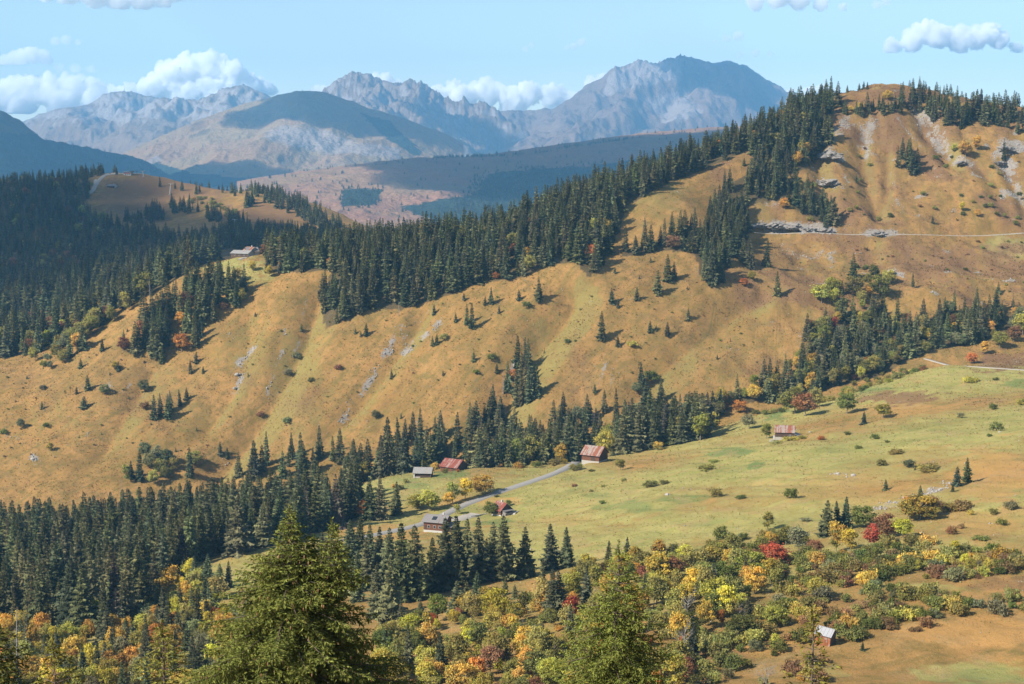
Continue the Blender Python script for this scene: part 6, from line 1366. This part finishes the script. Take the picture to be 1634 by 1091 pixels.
# ------------------------------------------------------------------ grass tussocks: uneven tufts over meadow and slope
def tussocks(n_):
    r = np.random.default_rng(99)
    vis = (ELEV >= BLOCK - 2e-4) & (GPX > -40) & (GPX < 1674) & (GPY < 1100) & (GY > 330) & (GY < 1430) & (floor_ < .3)
    wgt = vis * np.clip(1 - 1.4 * rock, .06, 1) * (0.35 + 0.65 * sstep(-.3, .4, mid)) * np.clip(GY / 700, .9, 1.5) * (1 - .55 * NEAR)
    for ln in ROAD_LINE.values():
        m = (np.abs(GX - ln[:, 0].mean()) < np.ptp(ln[:, 0]) / 2 + 8) & (np.abs(GY - ln[:, 1].mean()) < np.ptp(ln[:, 1]) / 2 + 8)
        d, _ = line_dist(GX[m], GY[m], ln[::3]); wgt[m] *= d > 3.4
    w_ = wgt.ravel() / wgt.sum(); ix = r.choice(w_.size, n_, p=w_)
    x = GX.ravel()[ix] + r.uniform(-1.2, 1.2, n_); y = GY.ravel()[ix] + r.uniform(-1.2, 1.2, n_); z = ground_z(x, y)
    h = r.uniform(.15, .50, n_) * np.clip(y / 620, .7, 1.35); wd = h * r.uniform(.55, 1.0, n_)
    V, C = [], []
    pal = dict(meadow=[(.32, .265, .085), (.26, .230, .070), (.40, .29, .11), (.20, .19, .055), (.42, .27, .10)], slope=[(.34, .20, .058), (.29, .18, .05), (.40, .22, .08), (.20, .145, .042), (.25, .18, .05), (.30, .15, .06)], heath=[(.17, .080, .040), (.12, .080, .030), (.26, .14, .06), (.10, .085, .03)])
    sl = SLOPE.ravel()[ix] > .5; he = r.random(n_) < heath.ravel()[ix]
    col = np.where(sl[:, None], np.array(pal['slope'])[r.integers(0, 6, n_)], np.array(pal['meadow'])[r.integers(0, 5, n_)]); col = np.where(he[:, None], np.array(pal['heath'])[r.integers(0, 4, n_)], col)
    col = col * r.uniform(.8, 1.2, n_)[:, None]
    for k in range(3):
        a = r.uniform(0, 6.28, n_); b = a + 1.57; o_ = r.uniform(.1, .5, n_) * wd
        bx, by = x + np.cos(a) * o_, y + np.sin(a) * o_
        p0 = np.stack([bx - np.cos(b) * wd * .5, by - np.sin(b) * wd * .5, z - .08], -1); p1 = np.stack([bx + np.cos(b) * wd * .5, by + np.sin(b) * wd * .5, z - .08], -1)
        p2 = np.stack([bx + np.cos(a) * wd * .6, by + np.sin(a) * wd * .6, z + h * r.uniform(.6, 1.1, n_)], -1)
        V.append(np.stack([p0, p1, p2], 1)); C.append(col)
    V = np.concatenate(V).reshape(-1, 3); m, nt_ = new_mat('dry_grass_blades'); n = N(nt_); n.out(n.attr('tone').outputs['Color'], trans=.5)
    me = mesh_np('grass', V, np.arange(len(V)).reshape(-1, 3), [m]); set_attr(me, 'tone', np.concatenate(C), 'FACE')
    tag(link('grass', me), kind='stuff')
tussocks(88000)

def stones(n_):
    """loose stones on the screes and strewn over the slope"""
    r = np.random.default_rng(5)
    vis = (ELEV >= BLOCK - 2e-4) & (GPX > -20) & (GPX < 1654) & (GPY < 1095) & (GY > 380) & (GY < 1430) & (floor_ < .3)
    wgt = vis * (np.clip(rock, 0, 1) ** 1.2 + .012 * SLOPE + .003); w_ = wgt.ravel() / wgt.sum(); ix = r.choice(w_.size, n_, p=w_)
    x = GX.ravel()[ix] + r.uniform(-1.3, 1.3, n_); y = GY.ravel()[ix] + r.uniform(-1.3, 1.3, n_); z = ground_z(x, y)
    s_ = .22 + .75 * r.random(n_) ** 3 * np.clip(rock.ravel()[ix] + .35, 0, 1)
    oc = np.array([(1, 0, 0), (0, 1, 0), (-1, 0, 0), (0, -1, 0), (0, 0, .9), (0, 0, -.6)], float)
    V = oc[None] * r.uniform(.55, 1.3, (n_, 6, 1)) * s_[:, None, None]; a = r.uniform(0, 6.28, n_); c, d = np.cos(a)[:, None], np.sin(a)[:, None]
    V = np.stack([V[..., 0] * c - V[..., 1] * d, V[..., 0] * d + V[..., 1] * c, V[..., 2]], -1) + np.stack([x, y, z + .1 * s_], -1)[:, None]
    f = np.array([(0, 1, 4), (1, 2, 4), (2, 3, 4), (3, 0, 4), (1, 0, 5), (2, 1, 5), (3, 2, 5), (0, 3, 5)])
    me = mesh_np('stones', V.reshape(-1, 3), (np.arange(n_)[:, None, None] * 6 + f[None]).reshape(-1, 3), [ROCKM]); tag(link('stones', me), kind='stuff')
stones(6500)
# ------------------------------------------------------------------ the ground mesh itself
gm = mesh_np('ground', np.stack([GX, GY, GZ], -1).reshape(-1, 3), grid_faces(*GX.shape), [ground_material()], smooth=True)
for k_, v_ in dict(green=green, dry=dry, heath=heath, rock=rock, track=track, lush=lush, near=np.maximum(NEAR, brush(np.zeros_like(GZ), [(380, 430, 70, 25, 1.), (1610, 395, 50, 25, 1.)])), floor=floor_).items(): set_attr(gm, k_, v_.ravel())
set_attr(gm, 'flow', FLOW.reshape(-1, 3))
tag(link('ground', gm), kind='structure')
